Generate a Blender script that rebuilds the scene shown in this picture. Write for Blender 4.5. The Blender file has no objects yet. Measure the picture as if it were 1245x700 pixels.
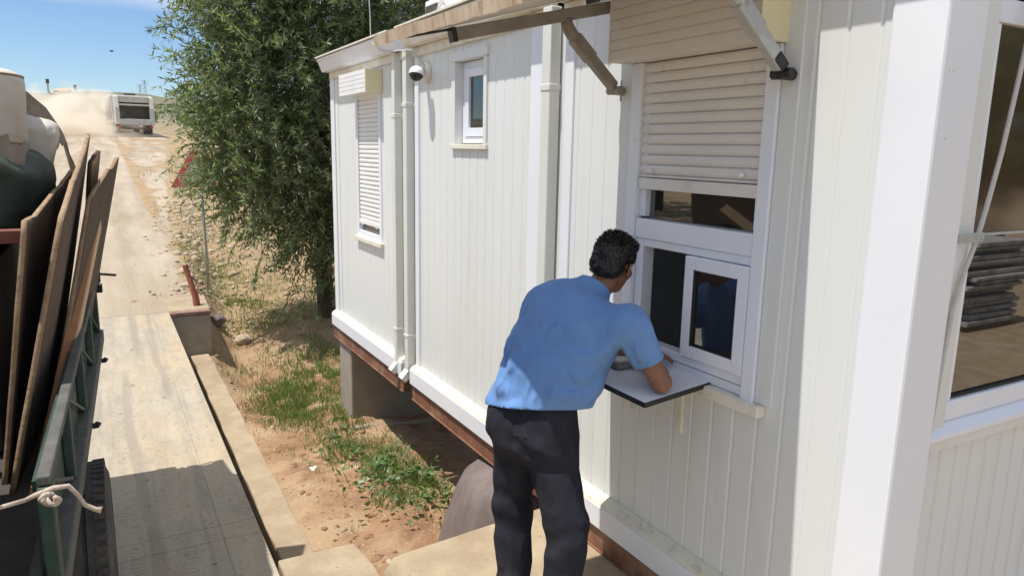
import bpy, bmesh, math, random
import numpy as np
from mathutils import Vector, Matrix
R_ = math.radians
random.seed(7); rng = np.random.default_rng(7)
sc = bpy.context.scene
COL = sc.collection

# ------------------------------------------------------------------ camera, sky, sun, exposure
cam_d = bpy.data.cameras.new('camera'); cam = bpy.data.objects.new('camera', cam_d); COL.objects.link(cam)
cam_d.sensor_width = 36; cam_d.lens = 36 * 880.12 / 1245; cam_d.clip_start = .05; cam_d.clip_end = 8000
RX = (0.87155489, -0.07454445, 0.48459798); RY = (-0.48990674, -0.17188006, 0.85466288); RZ = (0.01958236, -0.98229342, -0.18632274)
mw = Matrix(((RX[0], -RX[1], -RX[2], -2.3), (RY[0], -RY[1], -RY[2], 0), (RZ[0], -RZ[1], -RZ[2], 2.17), (0, 0, 0, 1)))
cam.matrix_world = mw
sc.camera = cam
SUN_EL, SUN_AZ = R_(70), R_(-84)          # azimuth from +Y, clockwise positive; the sun stands on the -X side
w = bpy.data.worlds.new('World'); sc.world = w; w.use_nodes = True
nt = w.node_tree; nt.nodes.clear()
N = nt.nodes.new; L = nt.links.new
out = N('ShaderNodeOutputWorld'); bg = N('ShaderNodeBackground'); sky = N('ShaderNodeTexSky')
sky.sky_type = 'NISHITA'; sky.sun_disc = False; sky.sun_elevation = SUN_EL; sky.sun_rotation = SUN_AZ
sky.air_density = 1.0; sky.dust_density = .15; sky.ozone_density = 2.0; sky.altitude = 300
hs = N('ShaderNodeHueSaturation'); hs.inputs['Saturation'].default_value = 1.02
tc = N('ShaderNodeTexCoord'); mp = N('ShaderNodeMapping'); mp.inputs['Scale'].default_value = (2.2, 2.2, 7.0); mp.inputs['Location'].default_value = (.35, .1, -.06)
nz = N('ShaderNodeTexNoise'); nz.inputs['Scale'].default_value = 2.1; nz.inputs['Detail'].default_value = 8; nz.inputs['Roughness'].default_value = .55
cr = N('ShaderNodeValToRGB'); cr.color_ramp.elements[0].position = .40; cr.color_ramp.elements[1].position = .60
mx = N('ShaderNodeMixRGB'); mx.inputs['Color2'].default_value = (8.5, 8.6, 8.8, 1)
sz = N('ShaderNodeSeparateXYZ'); L(tc.outputs['Generated'], sz.inputs[0]); el = N('ShaderNodeMapRange'); el.inputs['From Min'].default_value = .15; el.inputs['From Max'].default_value = .18; L(sz.outputs['Z'], el.inputs['Value']); ml = N('ShaderNodeMath'); ml.operation = 'MULTIPLY'
L(tc.outputs['Generated'], mp.inputs['Vector']); L(mp.outputs['Vector'], nz.inputs['Vector']); L(nz.outputs['Fac'], cr.inputs['Fac'])
L(sky.outputs['Color'], hs.inputs['Color']); tint = N('ShaderNodeMixRGB'); tint.blend_type = 'MULTIPLY'; tint.inputs['Fac'].default_value = 1; tint.inputs['Color2'].default_value = (.84, .95, 1.10, 1); L(hs.outputs['Color'], tint.inputs['Color1']); L(tint.outputs['Color'], mx.inputs['Color1']); L(cr.outputs['Color'], ml.inputs[0]); L(el.outputs['Result'], ml.inputs[1]); L(ml.outputs[0], mx.inputs['Fac'])
L(mx.outputs['Color'], bg.inputs['Color']); bg.inputs['Strength'].default_value = .108; L(bg.outputs['Background'], out.inputs['Surface'])
sd = bpy.data.lights.new('sun', 'SUN'); sd.energy = 4.6; sd.angle = R_(.53); sd.color = (1, .965, .91)
so = bpy.data.objects.new('sun', sd); COL.objects.link(so); so.location = (-20, 5, 40)
sdir = Vector((math.sin(SUN_AZ) * math.cos(SUN_EL), math.cos(SUN_AZ) * math.cos(SUN_EL), math.sin(SUN_EL)))
so.rotation_euler = sdir.to_track_quat('Z', 'Y').to_euler()
sc.view_settings.view_transform = 'Standard'; sc.view_settings.look = 'None'; sc.view_settings.gamma = 1
sc.view_settings.use_curve_mapping = False
sc.view_settings.exposure = .19
sc.cycles.max_bounces = 8; sc.cycles.volume_bounces = 3; sc.cycles.volume_step_rate = 1.5

# ------------------------------------------------------------------ helpers
def tag(o, label=None, cat=None, group=None, kind=None):
    if label: o['label'] = label
    if cat: o['category'] = cat
    if group: o['group'] = group
    if kind: o['kind'] = kind
    return o
def thing(name, label, cat, loc=(0, 0, 0), group=None):
    o = bpy.data.objects.new(name, None); COL.objects.link(o); o.location = loc; o.empty_display_size = .1
    return tag(o, label, cat, group)
def link(name, me, m, parent=None, smooth=False, bevel=0):
    me.name = name
    o = bpy.data.objects.new(name, me); COL.objects.link(o)
    for k in (m if isinstance(m, (list, tuple)) else [m]): me.materials.append(k)
    if parent is not None:
        o.parent = parent
        o.matrix_parent_inverse = Matrix.Translation(-Vector(parent.location))      # every nested part sits at the world origin, only a root is moved
    if smooth: me.polygons.foreach_set('use_smooth', [True] * len(me.polygons))
    if bevel:
        b = o.modifiers.new('bevel', 'BEVEL'); b.width = bevel; b.segments = 2; b.limit_method = 'ANGLE'; b.angle_limit = R_(35)
    return o
class MB:
    def __init__(s): s.v = []; s.f = []; s.mi = []; s.cur = 0
    def add(s, vs, fs):
        n = len(s.v); s.v += [tuple(p) for p in vs]
        for f in fs: s.f.append(tuple(i + n for i in f)); s.mi.append(s.cur)
        return s
    def box(s, x0, x1, y0, y1, z0, z1):
        return s.add([(x, y, z) for x in (x0, x1) for y in (y0, y1) for z in (z0, z1)],
                     [(0, 1, 3, 2), (4, 6, 7, 5), (0, 4, 5, 1), (2, 3, 7, 6), (0, 2, 6, 4), (1, 5, 7, 3)])
    def bar(s, p, q, wd, h, up=(0, 0, 1)):
        p, q = Vector(p), Vector(q); d = (q - p).normalized(); u = Vector(up)
        a = d.cross(u)
        if a.length < 1e-4: a = d.cross(Vector((1, 0, 0)))
        a.normalize(); b = a.cross(d).normalized(); a *= wd / 2; b *= h / 2
        return s.add([p - a - b, p + a - b, p + a + b, p - a + b, q - a - b, q + a - b, q + a + b, q - a + b],
                     [(0, 3, 2, 1), (4, 5, 6, 7), (0, 1, 5, 4), (1, 2, 6, 5), (2, 3, 7, 6), (3, 0, 4, 7)])
    def tube(s, pts, r, n=10, cap=True):
        pts = [Vector(p) for p in pts]; rr = r if isinstance(r, (list, tuple)) else [r] * len(pts)
        base = len(s.v); ref = None
        for i, p in enumerate(pts):
            d = (pts[min(i + 1, len(pts) - 1)] - pts[max(i - 1, 0)]).normalized()
            if ref is None: ref = d.orthogonal().normalized()
            a = (ref - d * ref.dot(d)).normalized(); b = d.cross(a); ref = a
            for k in range(n):
                t = 2 * math.pi * k / n; s.v.append(tuple(p + (a * math.cos(t) + b * math.sin(t)) * rr[i]))
        for i in range(len(pts) - 1):
            for k in range(n):
                s.f.append((base + i * n + k, base + i * n + (k + 1) % n, base + (i + 1) * n + (k + 1) % n, base + (i + 1) * n + k)); s.mi.append(s.cur)
        if cap:
            s.f.append(tuple(base + k for k in reversed(range(n)))); s.mi.append(s.cur)
            s.f.append(tuple(base + (len(pts) - 1) * n + k for k in range(n))); s.mi.append(s.cur)
        return s
    def prism(s, poly, axis, a0, a1):       # poly in the plane across 'axis', (x,z) for y, (y,z) for x, (x,y) for z
        def P(u, v, t): return {'y': (u, t, v), 'x': (t, u, v), 'z': (u, v, t)}[axis]
        n = len(poly)
        return s.add([P(u, v, a0) for u, v in poly] + [P(u, v, a1) for u, v in poly],
                     [tuple(reversed(range(n))), tuple(range(n, 2 * n))] + [(i, (i + 1) % n, n + (i + 1) % n, n + i) for i in range(n)])
    def lathe(s, prof, c, axis=(0, 0, 1), n=20):
        c = Vector(c); ax = Vector(axis).normalized(); a = ax.orthogonal().normalized(); b = ax.cross(a); base = len(s.v)
        for r, h in prof:
            for k in range(n):
                t = 2 * math.pi * k / n; s.v.append(tuple(c + ax * h + (a * math.cos(t) + b * math.sin(t)) * r))
        for i in range(len(prof) - 1):
            for k in range(n):
                s.f.append((base + i * n + k, base + i * n + (k + 1) % n, base + (i + 1) * n + (k + 1) % n, base + (i + 1) * n + k)); s.mi.append(s.cur)
        return s
    def mesh(s):
        me = bpy.data.meshes.new('m'); me.from_pydata(s.v, [], s.f); me.update()
        bm = bmesh.new(); bm.from_mesh(me); bmesh.ops.recalc_face_normals(bm, faces=bm.faces); bm.to_mesh(me); bm.free()
        if any(s.mi): me.polygons.foreach_set('material_index', s.mi)
        return me
    def build(s, name, m, parent=None, smooth=False, bevel=0): return link(name, s.mesh(), m, parent, smooth, bevel)
def grid_mesh(V, ni, nj):                    # V: (ni,nj,3)
    me = bpy.data.meshes.new('g'); idx = np.arange(ni * nj).reshape(ni, nj)
    q = np.stack([idx[:-1, :-1], idx[1:, :-1], idx[1:, 1:], idx[:-1, 1:]], -1).reshape(-1, 4)
    return quads_mesh(V.reshape(-1, 3), q)
def quads_mesh(V, q):
    me = bpy.data.meshes.new('q'); n = len(q); k = q.shape[1]
    me.vertices.add(len(V)); me.vertices.foreach_set('co', np.ascontiguousarray(V, dtype=np.float32).ravel())
    me.loops.add(n * k); me.loops.foreach_set('vertex_index', np.ascontiguousarray(q, dtype=np.int32).ravel())
    me.polygons.add(n); me.polygons.foreach_set('loop_start', np.arange(0, n * k, k, dtype=np.int32))
    me.update(calc_edges=True); me.validate(); return me
def hash3(i, j, k):
    h = (i * 374761393 + j * 668265263 + k * 2147483647 + 1013904223) & 0xffffffff
    h = ((h ^ (h >> 13)) * 1274126177) & 0xffffffff
    return ((h ^ (h >> 16)) & 0xffff) / 32767.5 - 1
def vnoise(x, y, z=0.0):
    x, y, z = np.broadcast_arrays(np.asarray(x, float), np.asarray(y, float), np.asarray(z, float))
    xi, yi, zi = (np.floor(t).astype(np.int64) for t in (x, y, z)); fx, fy, fz = x - xi, y - yi, z - zi
    fx, fy, fz = (t * t * (3 - 2 * t) for t in (fx, fy, fz)); r = 0
    for a in (0, 1):
        for b in (0, 1):
            for c in (0, 1):
                r = r + hash3(xi + a, yi + b, zi + c) * (fx if a else 1 - fx) * (fy if b else 1 - fy) * (fz if c else 1 - fz)
    return r
def fbm(x, y, z=0.0, o=4):
    r = 0; a = 1
    for k in range(o): r = r + a * vnoise(np.asarray(x) * 2 ** k + 17 * k, np.asarray(y) * 2 ** k - 9 * k, np.asarray(z) * 2 ** k); a *= .5
    return r
def sstep(a, b, x): t = np.clip((x - a) / (b - a), 0, 1); return t * t * (3 - 2 * t)

# ------------------------------------------------------------------ materials
def mat(name, c1, c2=None, scale=6, rough=.6, bump=.0, bscale=60, metal=0, detail=6, pos=(.35, .7), spots=None, sscale=30, sthr=.68, stretch=None, ior=None, c3=None, s3=1.2, p3=(.5, .75), sheen=0, ridge=None, spec=None):
    m = bpy.data.materials.new(name); m.use_nodes = True; t = m.node_tree; b = t.nodes['Principled BSDF']
    n = t.nodes.new; l = t.links.new
    b.inputs['Roughness'].default_value = rough; b.inputs['Metallic'].default_value = metal
    if ior: b.inputs['IOR'].default_value = ior
    if spec is not None: b.inputs['Specular IOR Level'].default_value = spec
    if sheen: b.inputs['Sheen Weight'].default_value = sheen
    co = n('ShaderNodeTexCoord'); src = co.outputs['Object']
    if stretch:
        mpn = n('ShaderNodeMapping'); mpn.inputs['Scale'].default_value = stretch; l(src, mpn.inputs['Vector']); src = mpn.outputs['Vector']
    col = None
    def noise(sc_, det=6, ro=.6):
        q = n('ShaderNodeTexNoise'); q.inputs['Scale'].default_value = sc_; q.inputs['Detail'].default_value = det; q.inputs['Roughness'].default_value = ro; l(src, q.inputs['Vector']); return q
    if c2:
        q = noise(scale, detail); r = n('ShaderNodeValToRGB'); e = r.color_ramp.elements
        e[0].position, e[1].position = pos; e[0].color = (*c1, 1); e[1].color = (*c2, 1); l(q.outputs['Fac'], r.inputs['Fac']); col = r.outputs['Color']
    if c3:
        q = noise(s3, 5); r = n('ShaderNodeValToRGB'); e = r.color_ramp.elements; e[0].position, e[1].position = p3; l(q.outputs['Fac'], r.inputs['Fac'])
        x = n('ShaderNodeMixRGB'); l(r.outputs['Color'], x.inputs['Fac']); l(col, x.inputs['Color1']); x.inputs['Color2'].default_value = (*c3, 1); col = x.outputs['Color']
    if spots:
        q = noise(sscale, 3); r = n('ShaderNodeValToRGB'); e = r.color_ramp.elements; e[0].position, e[1].position = sthr, sthr + .05; l(q.outputs['Fac'], r.inputs['Fac'])
        x = n('ShaderNodeMixRGB'); l(r.outputs['Color'], x.inputs['Fac']); l(col, x.inputs['Color1']); x.inputs['Color2'].default_value = (*spots, 1); col = x.outputs['Color']
    if col is None: b.inputs['Base Color'].default_value = (*c1, 1)
    else: l(col, b.inputs['Base Color'])
    if bump:
        q = noise(bscale, 5, .65); bp = n('ShaderNodeBump'); bp.inputs['Strength'].default_value = bump; bp.inputs['Distance'].default_value = .02
        l(q.outputs['Fac'], bp.inputs['Height']); l(bp.outputs['Normal'], b.inputs['Normal'])
    if ridge:                                           # crease lines of cloth, plastic and sacking
        q = n('ShaderNodeTexNoise'); q.noise_type = 'RIDGED_MULTIFRACTAL'; q.inputs['Scale'].default_value = ridge[0]; q.inputs['Detail'].default_value = 4; q.inputs['Roughness'].default_value = .5; q.inputs['Distortion'].default_value = .6
        mpr = n('ShaderNodeMapping'); mpr.inputs['Rotation'].default_value = ridge[2]; mpr.inputs['Scale'].default_value = ridge[3]; l(co.outputs['Object'], mpr.inputs['Vector']); l(mpr.outputs['Vector'], q.inputs['Vector'])
        b2 = n('ShaderNodeBump'); b2.inputs['Strength'].default_value = ridge[1]; b2.inputs['Distance'].default_value = .03; l(q.outputs['Fac'], b2.inputs['Height'])
        if bump: l(bp.outputs['Normal'], b2.inputs['Normal'])
        l(b2.outputs['Normal'], b.inputs['Normal'])
    return m
M = {}
M['wall'] = mat('cream_painted_steel', (.715, .73, .705), (.75, .76, .74), 1.5, .42, .015, 25, stretch=(1, 1, .12), c3=(.655, .65, .60), s3=5, p3=(.55, .85), spots=(.34, .31, .26), sscale=22, sthr=.815)
M['white'] = mat('white_painted_steel', (.78, .80, .84), (.83, .84, .86), 2, .38, .02, 30, spots=(.42, .38, .33), sscale=26, sthr=.735)
M['cream'] = mat('cream_trim', (.74, .70, .58), (.80, .77, .68), 4, .5, .03, 40, c3=(.62, .54, .38), s3=9, p3=(.5, .75))
M['ledge'] = mat('dusty_ledge', (.72, .66, .48), (.80, .77, .66), 7, .75, .06, 60, c3=(.50, .43, .30), s3=14, p3=(.52, .78))
M['upvc'] = mat('white_window_plastic', (.76, .79, .86), (.82, .84, .89), 3, .32, c3=(.66, .65, .62), s3=8, p3=(.62, .85))
M['slat'] = mat('beige_shutter_plastic', (.70, .67, .635), (.75, .72, .69), 3, .45, .02, 40, c3=(.58, .52, .45), s3=10, p3=(.6, .85))
M['slatw'] = mat('white_shutter_plastic', (.80, .79, .76), (.86, .85, .83), 3, .45)
M['yellow'] = mat('yellowed_cap_plastic', (.78, .70, .42), (.82, .75, .50), 4, .5, spots=(.55, .45, .25), sscale=20, sthr=.74)
M['brownsteel'] = mat('rusty_brown_steel', (.16, .065, .035), (.26, .115, .065), 7, .7, .12, 50, c3=(.35, .22, .14), s3=4)
M['pipe'] = mat('painted_downpipe', (.66, .67, .61), (.72, .72, .67), 3, .45, spots=(.5, .45, .35), sscale=18, sthr=.76)
M['gasket'] = mat('black_gasket', (.02, .02, .02), rough=.6)
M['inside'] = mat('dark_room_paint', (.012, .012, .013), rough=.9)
def glass(name, tint=(.012, .013, .012), ior=1.9, rough=.015):
    m = mat(name, tint, rough=rough, ior=ior); return m
M['glass'] = glass('dark_window_glass', ior=2.0)
M['glass2'] = glass('reflective_window_glass', ior=2.5)
M['blind'] = mat('brown_mesh_screen', (.045, .028, .018), (.075, .05, .032), 120, .08, ior=2.1)
M['taupe'] = mat('dusty_taupe_metal', (.235, .22, .20), (.33, .31, .28), 9, .45, .05, 60, c3=(.20, .165, .13), s3=6)
M['steel'] = mat('grey_galvanised_metal', (.40, .42, .42), (.52, .53, .52), 12, .38, .03, 60, metal=.35)
M['rustedge'] = mat('rust_streaked_beige_metal', (.60, .49, .35), (.44, .30, .18), 9, .7, .1, 50, stretch=(1, 1.6, .5), c3=(.26, .13, .07), s3=11, p3=(.56, .70))
M['canvas'] = mat('dusty_pale_awning', (.56, .50, .42), (.64, .59, .51), 4, .8, .04, 90, c3=(.44, .35, .26), s3=2.5, p3=(.5, .8))
M['black'] = mat('black_plastic', (.015, .015, .016), rough=.35)
M['concrete'] = mat('dusty_concrete', (.34, .265, .17), (.44, .35, .235), 5, .9, .35, 45, c3=(.30, .22, .14), s3=2.4, p3=(.45,.7), spots=(.23, .175, .12), sscale=34, sthr=.64)
M['concgrey'] = mat('grey_concrete', (.30, .26, .21), (.40, .35, .28), 6, .9, .3, 50, c3=(.24, .19, .14), s3=3)
def deck_material():
    m = bpy.data.materials.new('dusty_deck_steel'); m.use_nodes = True; t = m.node_tree; b = t.nodes['Principled BSDF']; n = t.nodes.new; l = t.links.new; b.inputs['Roughness'].default_value = .8
    co = n('ShaderNodeTexCoord')
    def noise(s, sc=(1, 1, 1), d=6, ro=.62):
        mp = n('ShaderNodeMapping'); mp.inputs['Scale'].default_value = sc; l(co.outputs['Object'], mp.inputs['Vector']); q = n('ShaderNodeTexNoise'); q.inputs['Scale'].default_value = s; q.inputs['Detail'].default_value = d; q.inputs['Roughness'].default_value = ro; l(mp.outputs['Vector'], q.inputs['Vector']); return q.outputs['Fac']
    def ramp(f, a, b_):
        r = n('ShaderNodeMapRange'); r.inputs['From Min'].default_value = a; r.inputs['From Max'].default_value = b_; l(f, r.inputs['Value']); return r.outputs['Result']
    def mul(a, b_):
        q = n('ShaderNodeMath'); q.operation = 'MULTIPLY'; l(a, q.inputs[0])
        if isinstance(b_, float): q.inputs[1].default_value = b_
        else: l(b_, q.inputs[1])
        return q.outputs[0]
    def mix(f, a, b_):
        x = n('ShaderNodeMixRGB'); l(f, x.inputs['Fac'])
        for s_, k in ((a, 'Color1'), (b_, 'Color2')):
            if isinstance(s_, tuple): x.inputs[k].default_value = (*s_, 1)
            else: l(s_, x.inputs[k])
        return x.outputs['Color']
    sx = n('ShaderNodeSeparateXYZ'); l(co.outputs['Object'], sx.inputs[0])
    c = mix(ramp(noise(5, (1.5, .35, 1)), .38, .64), (.35, .30, .23), (.43, .375, .29))
    c = mix(mul(ramp(noise(1.6, (1.2, .4, 1)), .40, .60), ramp(sx.outputs['X'], -2.5, -1.8)), c, (.46, .36, .23))      # trodden dust along the edge
    c = mix(mul(ramp(noise(2.2, (3, .12, 1), 4), .52, .62), .55), c, (.25, .22, .18))                                 # long wheel streaks
    c = mix(mul(ramp(noise(34, (1, .6, 1), 3), .58, .66), .6), c, (.22, .19, .15))                                    # fine grit
    wv = n('ShaderNodeTexWave'); wv.bands_direction = 'Y'; wv.inputs['Scale'].default_value = 9; wv.inputs['Distortion'].default_value = 6; wv.inputs['Detail'].default_value = 3; l(co.outputs['Object'], wv.inputs['Vector'])
    tread = mul(mul(ramp(wv.outputs['Fac'], .55, .75), ramp(noise(3.2, (2.2, .6, 1), 3), .50, .62)), .5)
    c = mix(tread, c, (.20, .18, .145))
    c = mix(ramp(noise(9, (1, .7, 1), 3), .67, .70), c, (.19, .155, .11))                                             # mud drops
    l(c, b.inputs['Base Color']); bp = n('ShaderNodeBump'); bp.inputs['Strength'].default_value = .35; bp.inputs['Distance'].default_value = .015; l(noise(42, (1, .7, 1), 7, .7), bp.inputs['Height']); l(bp.outputs['Normal'], b.inputs['Normal']); return m
M['deck'] = deck_material()
M['deckseam'] = mat('dark_seam', (.17, .145, .11), rough=.9)
M['redpaint'] = mat('faded_red_paint', (.20, .07, .06), (.34, .24, .17), 10, .7, .1, 40)
M['tank'] = mat('weathered_grey_brown_stone', (.14, .108, .096), (.19, .152, .136), 5, .75, .14, 60, c3=(.25, .20, .175), s3=3, spots=(.36, .31, .27), sscale=30, sthr=.69, stretch=(1.5, 1.5, .55))
M['brick'] = mat('dark_red_brick', (.16, .06, .04), (.22, .09, .06), 12, .9, .2)
M['green'] = mat('worn_dark_green_paint', (.022, .05, .042), (.04, .075, .062), 9, .55, .06, 50, c3=(.14, .13, .11), s3=6, p3=(.55, .75))
M['greengrime'] = mat('dusty_green_rail', (.085, .085, .075), (.14, .135, .12), 14, .8, .1, 60, c3=(.03, .10, .07), s3=10, p3=(.6, .7))
M['tyre'] = mat('dusty_rubber', (.045, .042, .04), (.10, .09, .078), 10, .85, .1, 70)
M['ply'] = mat('weathered_plywood', (.075, .050, .032), (.125, .085, .054), 5, .85, .15, 50, stretch=(1, 1, .2), c3=(.055, .038, .026), s3=2)
M['plyedge'] = mat('torn_board_edge', (.27, .17, .095), (.40, .28, .17), 25, .85, .3, 60)
M['timber'] = mat('orange_sawn_timber', (.38, .17, .065), (.46, .23, .095), 3, .65, .05, 60, stretch=(4, 4, .3), spots=(.16, .07, .03), sscale=5, sthr=.72)
M['timberside'] = mat('pale_sawn_timber', (.56, .40, .235), (.64, .48, .30), 4, .7, .05, 60, stretch=(4, 4, .3))
M['sack'] = mat('dusty_white_sack', (.52, .49, .43), (.66, .63, .57), 4, .75, .12, 25, c3=(.40, .32, .23), s3=2.5, p3=(.45, .7), ridge=(4, .55, (.3, .2, .1), (1, 1, 1.5)))
M['plastic'] = mat('torn_grey_plastic', (.17, .13, .092), (.27, .215, .16), 6, .5, .15, 30, c3=(.11, .072, .045), s3=4, p3=(.45, .65), ridge=(7, .6, (.3, .2, .1), (1, 1, .6)))
M['tarp'] = mat('dark_green_tarpaulin', (.03, .045, .033), (.06, .078, .058), 6, .6, .1, 30, ridge=(4, .6, (.3, .2, .1), (1, 1, 1.3)))
M['darkcard'] = mat('dark_carton', (.045, .038, .032), (.075, .06, .05), 4, .85)
M['redbar'] = mat('rust_red_bar', (.17, .05, .03), (.22, .075, .045), 10, .75)
M['rope'] = mat('frayed_cream_rope', (.52, .42, .33), (.66, .56, .46), 60, .9, .4, 220)
M['paper'] = mat('white_laminate', (.74, .77, .84), (.78, .80, .86), 8, .35, spots=(.45, .42, .4), sscale=50, sthr=.74)
M['bird'] = mat('dark_bird_feathers', (.05, .05, .055), rough=.8)
M['signred'] = mat('sign_red', (.48, .04, .045), (.56, .09, .085), 12, .5, c3=(.42, .22, .16), s3=6, p3=(.5, .75))
M['signwhite'] = mat('sign_white', (.52, .50, .45), (.62, .60, .55), 12, .5, c3=(.36, .29, .21), s3=7, p3=(.45, .7))
M['trunk'] = mat('tree_bark', (.055, .042, .032), (.11, .09, .07), 9, .95, .5, 25, stretch=(1, 1, .25))
M['rock'] = mat('tan_rock', (.36, .28, .185), (.52, .42, .30), 9, .9, .3, 40)
M['truckgrey'] = mat('dusty_pale_truck_paint', (.44, .435, .41), (.54, .53, .50), 3, .6, 0, c3=(.42, .34, .24), s3=1.2)
M['truckdark'] = mat('dark_hopper_steel', (.05, .046, .042), (.10, .085, .07), 4, .7)
M['load'] = mat('tan_earth_load', (.42, .31, .20), (.55, .44, .32), 5, .95, .3, 20)
M['slab'] = mat('grey_slab', (.22, .21, .195), (.44, .42, .385), 4, .9, .1, 30)
M['wood'] = mat('pallet_wood', (.20, .14, .085), (.30, .22, .14), 8, .85)
M['cable'] = mat('grey_cable', (.50, .485, .455), (.58, .56, .53), 30, .5)
M['shirt'] = mat('blue_cotton', (.12, .245, .51), (.15, .285, .555), 5, .9, .12, 160, c3=(.19, .33, .59), s3=3, p3=(.5, .8), sheen=.1, spec=.2, ridge=(6.5, .85, (.5, .3, .9), (1.0, 2.2, 1.1)))
M['trousers'] = mat('charcoal_cotton', (.020, .021, .029), (.031, .032, .042), 6, .9, .10, 160, spec=.15, ridge=(7, .8, (.4, .5, .2), (1.2, 1.4, .8)))
M['skin'] = mat('tanned_skin', (.235, .105, .062), (.275, .125, .075), 12, .5, .05, 140, c3=(.21, .082, .05), s3=20, p3=(.5, .8))
M['hair'] = mat('black_hair', (.008, .007, .007), (.016, .014, .013), 60, .45)
M['shoe'] = mat('dark_leather', (.03, .022, .018), rough=.5)
M['eye'] = mat('eye_white', (.6, .58, .55), rough=.25)

# ------------------------------------------------------------------ terrain
def road_right(y): return np.interp(y, [8, 11, 16, 30, 52, 90, 200], [-1.25, -1.2, -.9, .1, 1.7, 4.5, 12])
def far_h(y): return np.interp(y, [-4000, -40, 10.4, 20, 35, 52, 90, 200, 400, 600, 900, 4000], [-6, -1, 0, .40, 1.30, 2.25, 4.4, 11, 20, 27, 26, 20])
def ground_h(x, y):
    x = np.asarray(x, float); y = np.asarray(y, float)
    base = far_h(y)
    gul = sstep(-.12, .55, x - road_right(y)) * (1 - sstep(10.5, 22, y)) * .55
    deepen = sstep(7.2, 8.6, y) * (1 - sstep(10.6, 13, y)) * np.exp(-((x + .85) / .45) ** 2) * .22
    near = (1 - sstep(9.2, 11.2, y))                       # beside the deck the soil lies well below it
    soil = -.70 - .12 * sstep(4.6, 7.2, y) + .10 * np.exp(-((x + .45) / .35) ** 2 - ((y - 5.6) / .9) ** 2) + .05 * fbm(x * 2.2, y * 2.2, 3.1, 3)
    soil = soil - .18 * sstep(0, 1.2, x)
    out_ = base - gul + .03 * fbm(x * 1.1, y * 1.1, 0, 4) * sstep(9, 12, y) + .5 * fbm(x * .03, y * .03, 5, 3) * sstep(95, 200, y)
    r = out_ * (1 - near) + soil * near
    left = 1 - sstep(-9, -5, x)                            # beyond the deck on the far side the yard is level with it
    behind = 1 - sstep(-3.5, -1.5, y)
    return r - deepen * (1 - near * .3) * 1.0 + 0 * left
def spaced(a, fine0, fine1, b, step, grow=1.12):
    m = list(np.arange(fine0, fine1 + 1e-6, step)); s = step; x = fine1
    while x < b: s *= grow; x += s; m.append(min(x, b))
    s = step; x = fine0; pre = []
    while x > a: s *= grow; x -= s; pre.append(max(x, a))
    return np.array(pre[::-1] + m)
gx = spaced(-2500, -2.0, 2.6, 2500, .055); gy = spaced(-2500, 3.2, 14.5, 900, .06)
GX, GY = np.meshgrid(gx, gy, indexing='ij')
def in_road(x, y): return (x < road_right(y)) & (y > 10.3)
GZ = ground_h(GX, GY)
fine = sstep(2, 4, GY) * (1 - sstep(14, 20, GY)) * sstep(-4, -2, GX) * (1 - sstep(2.6, 5, GX))
GZ = GZ + .032 * fbm(GX * 7, GY * 7, 1.7, 4) * fine
GZ = np.where((GX < -1.0) & (GY < 10.3), np.minimum(GZ, -.62), GZ)
GZ = np.where((GX < -1.3) & (GY > 10.3) & (GX < road_right(GY) + .0), GZ - .05, GZ)

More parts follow.
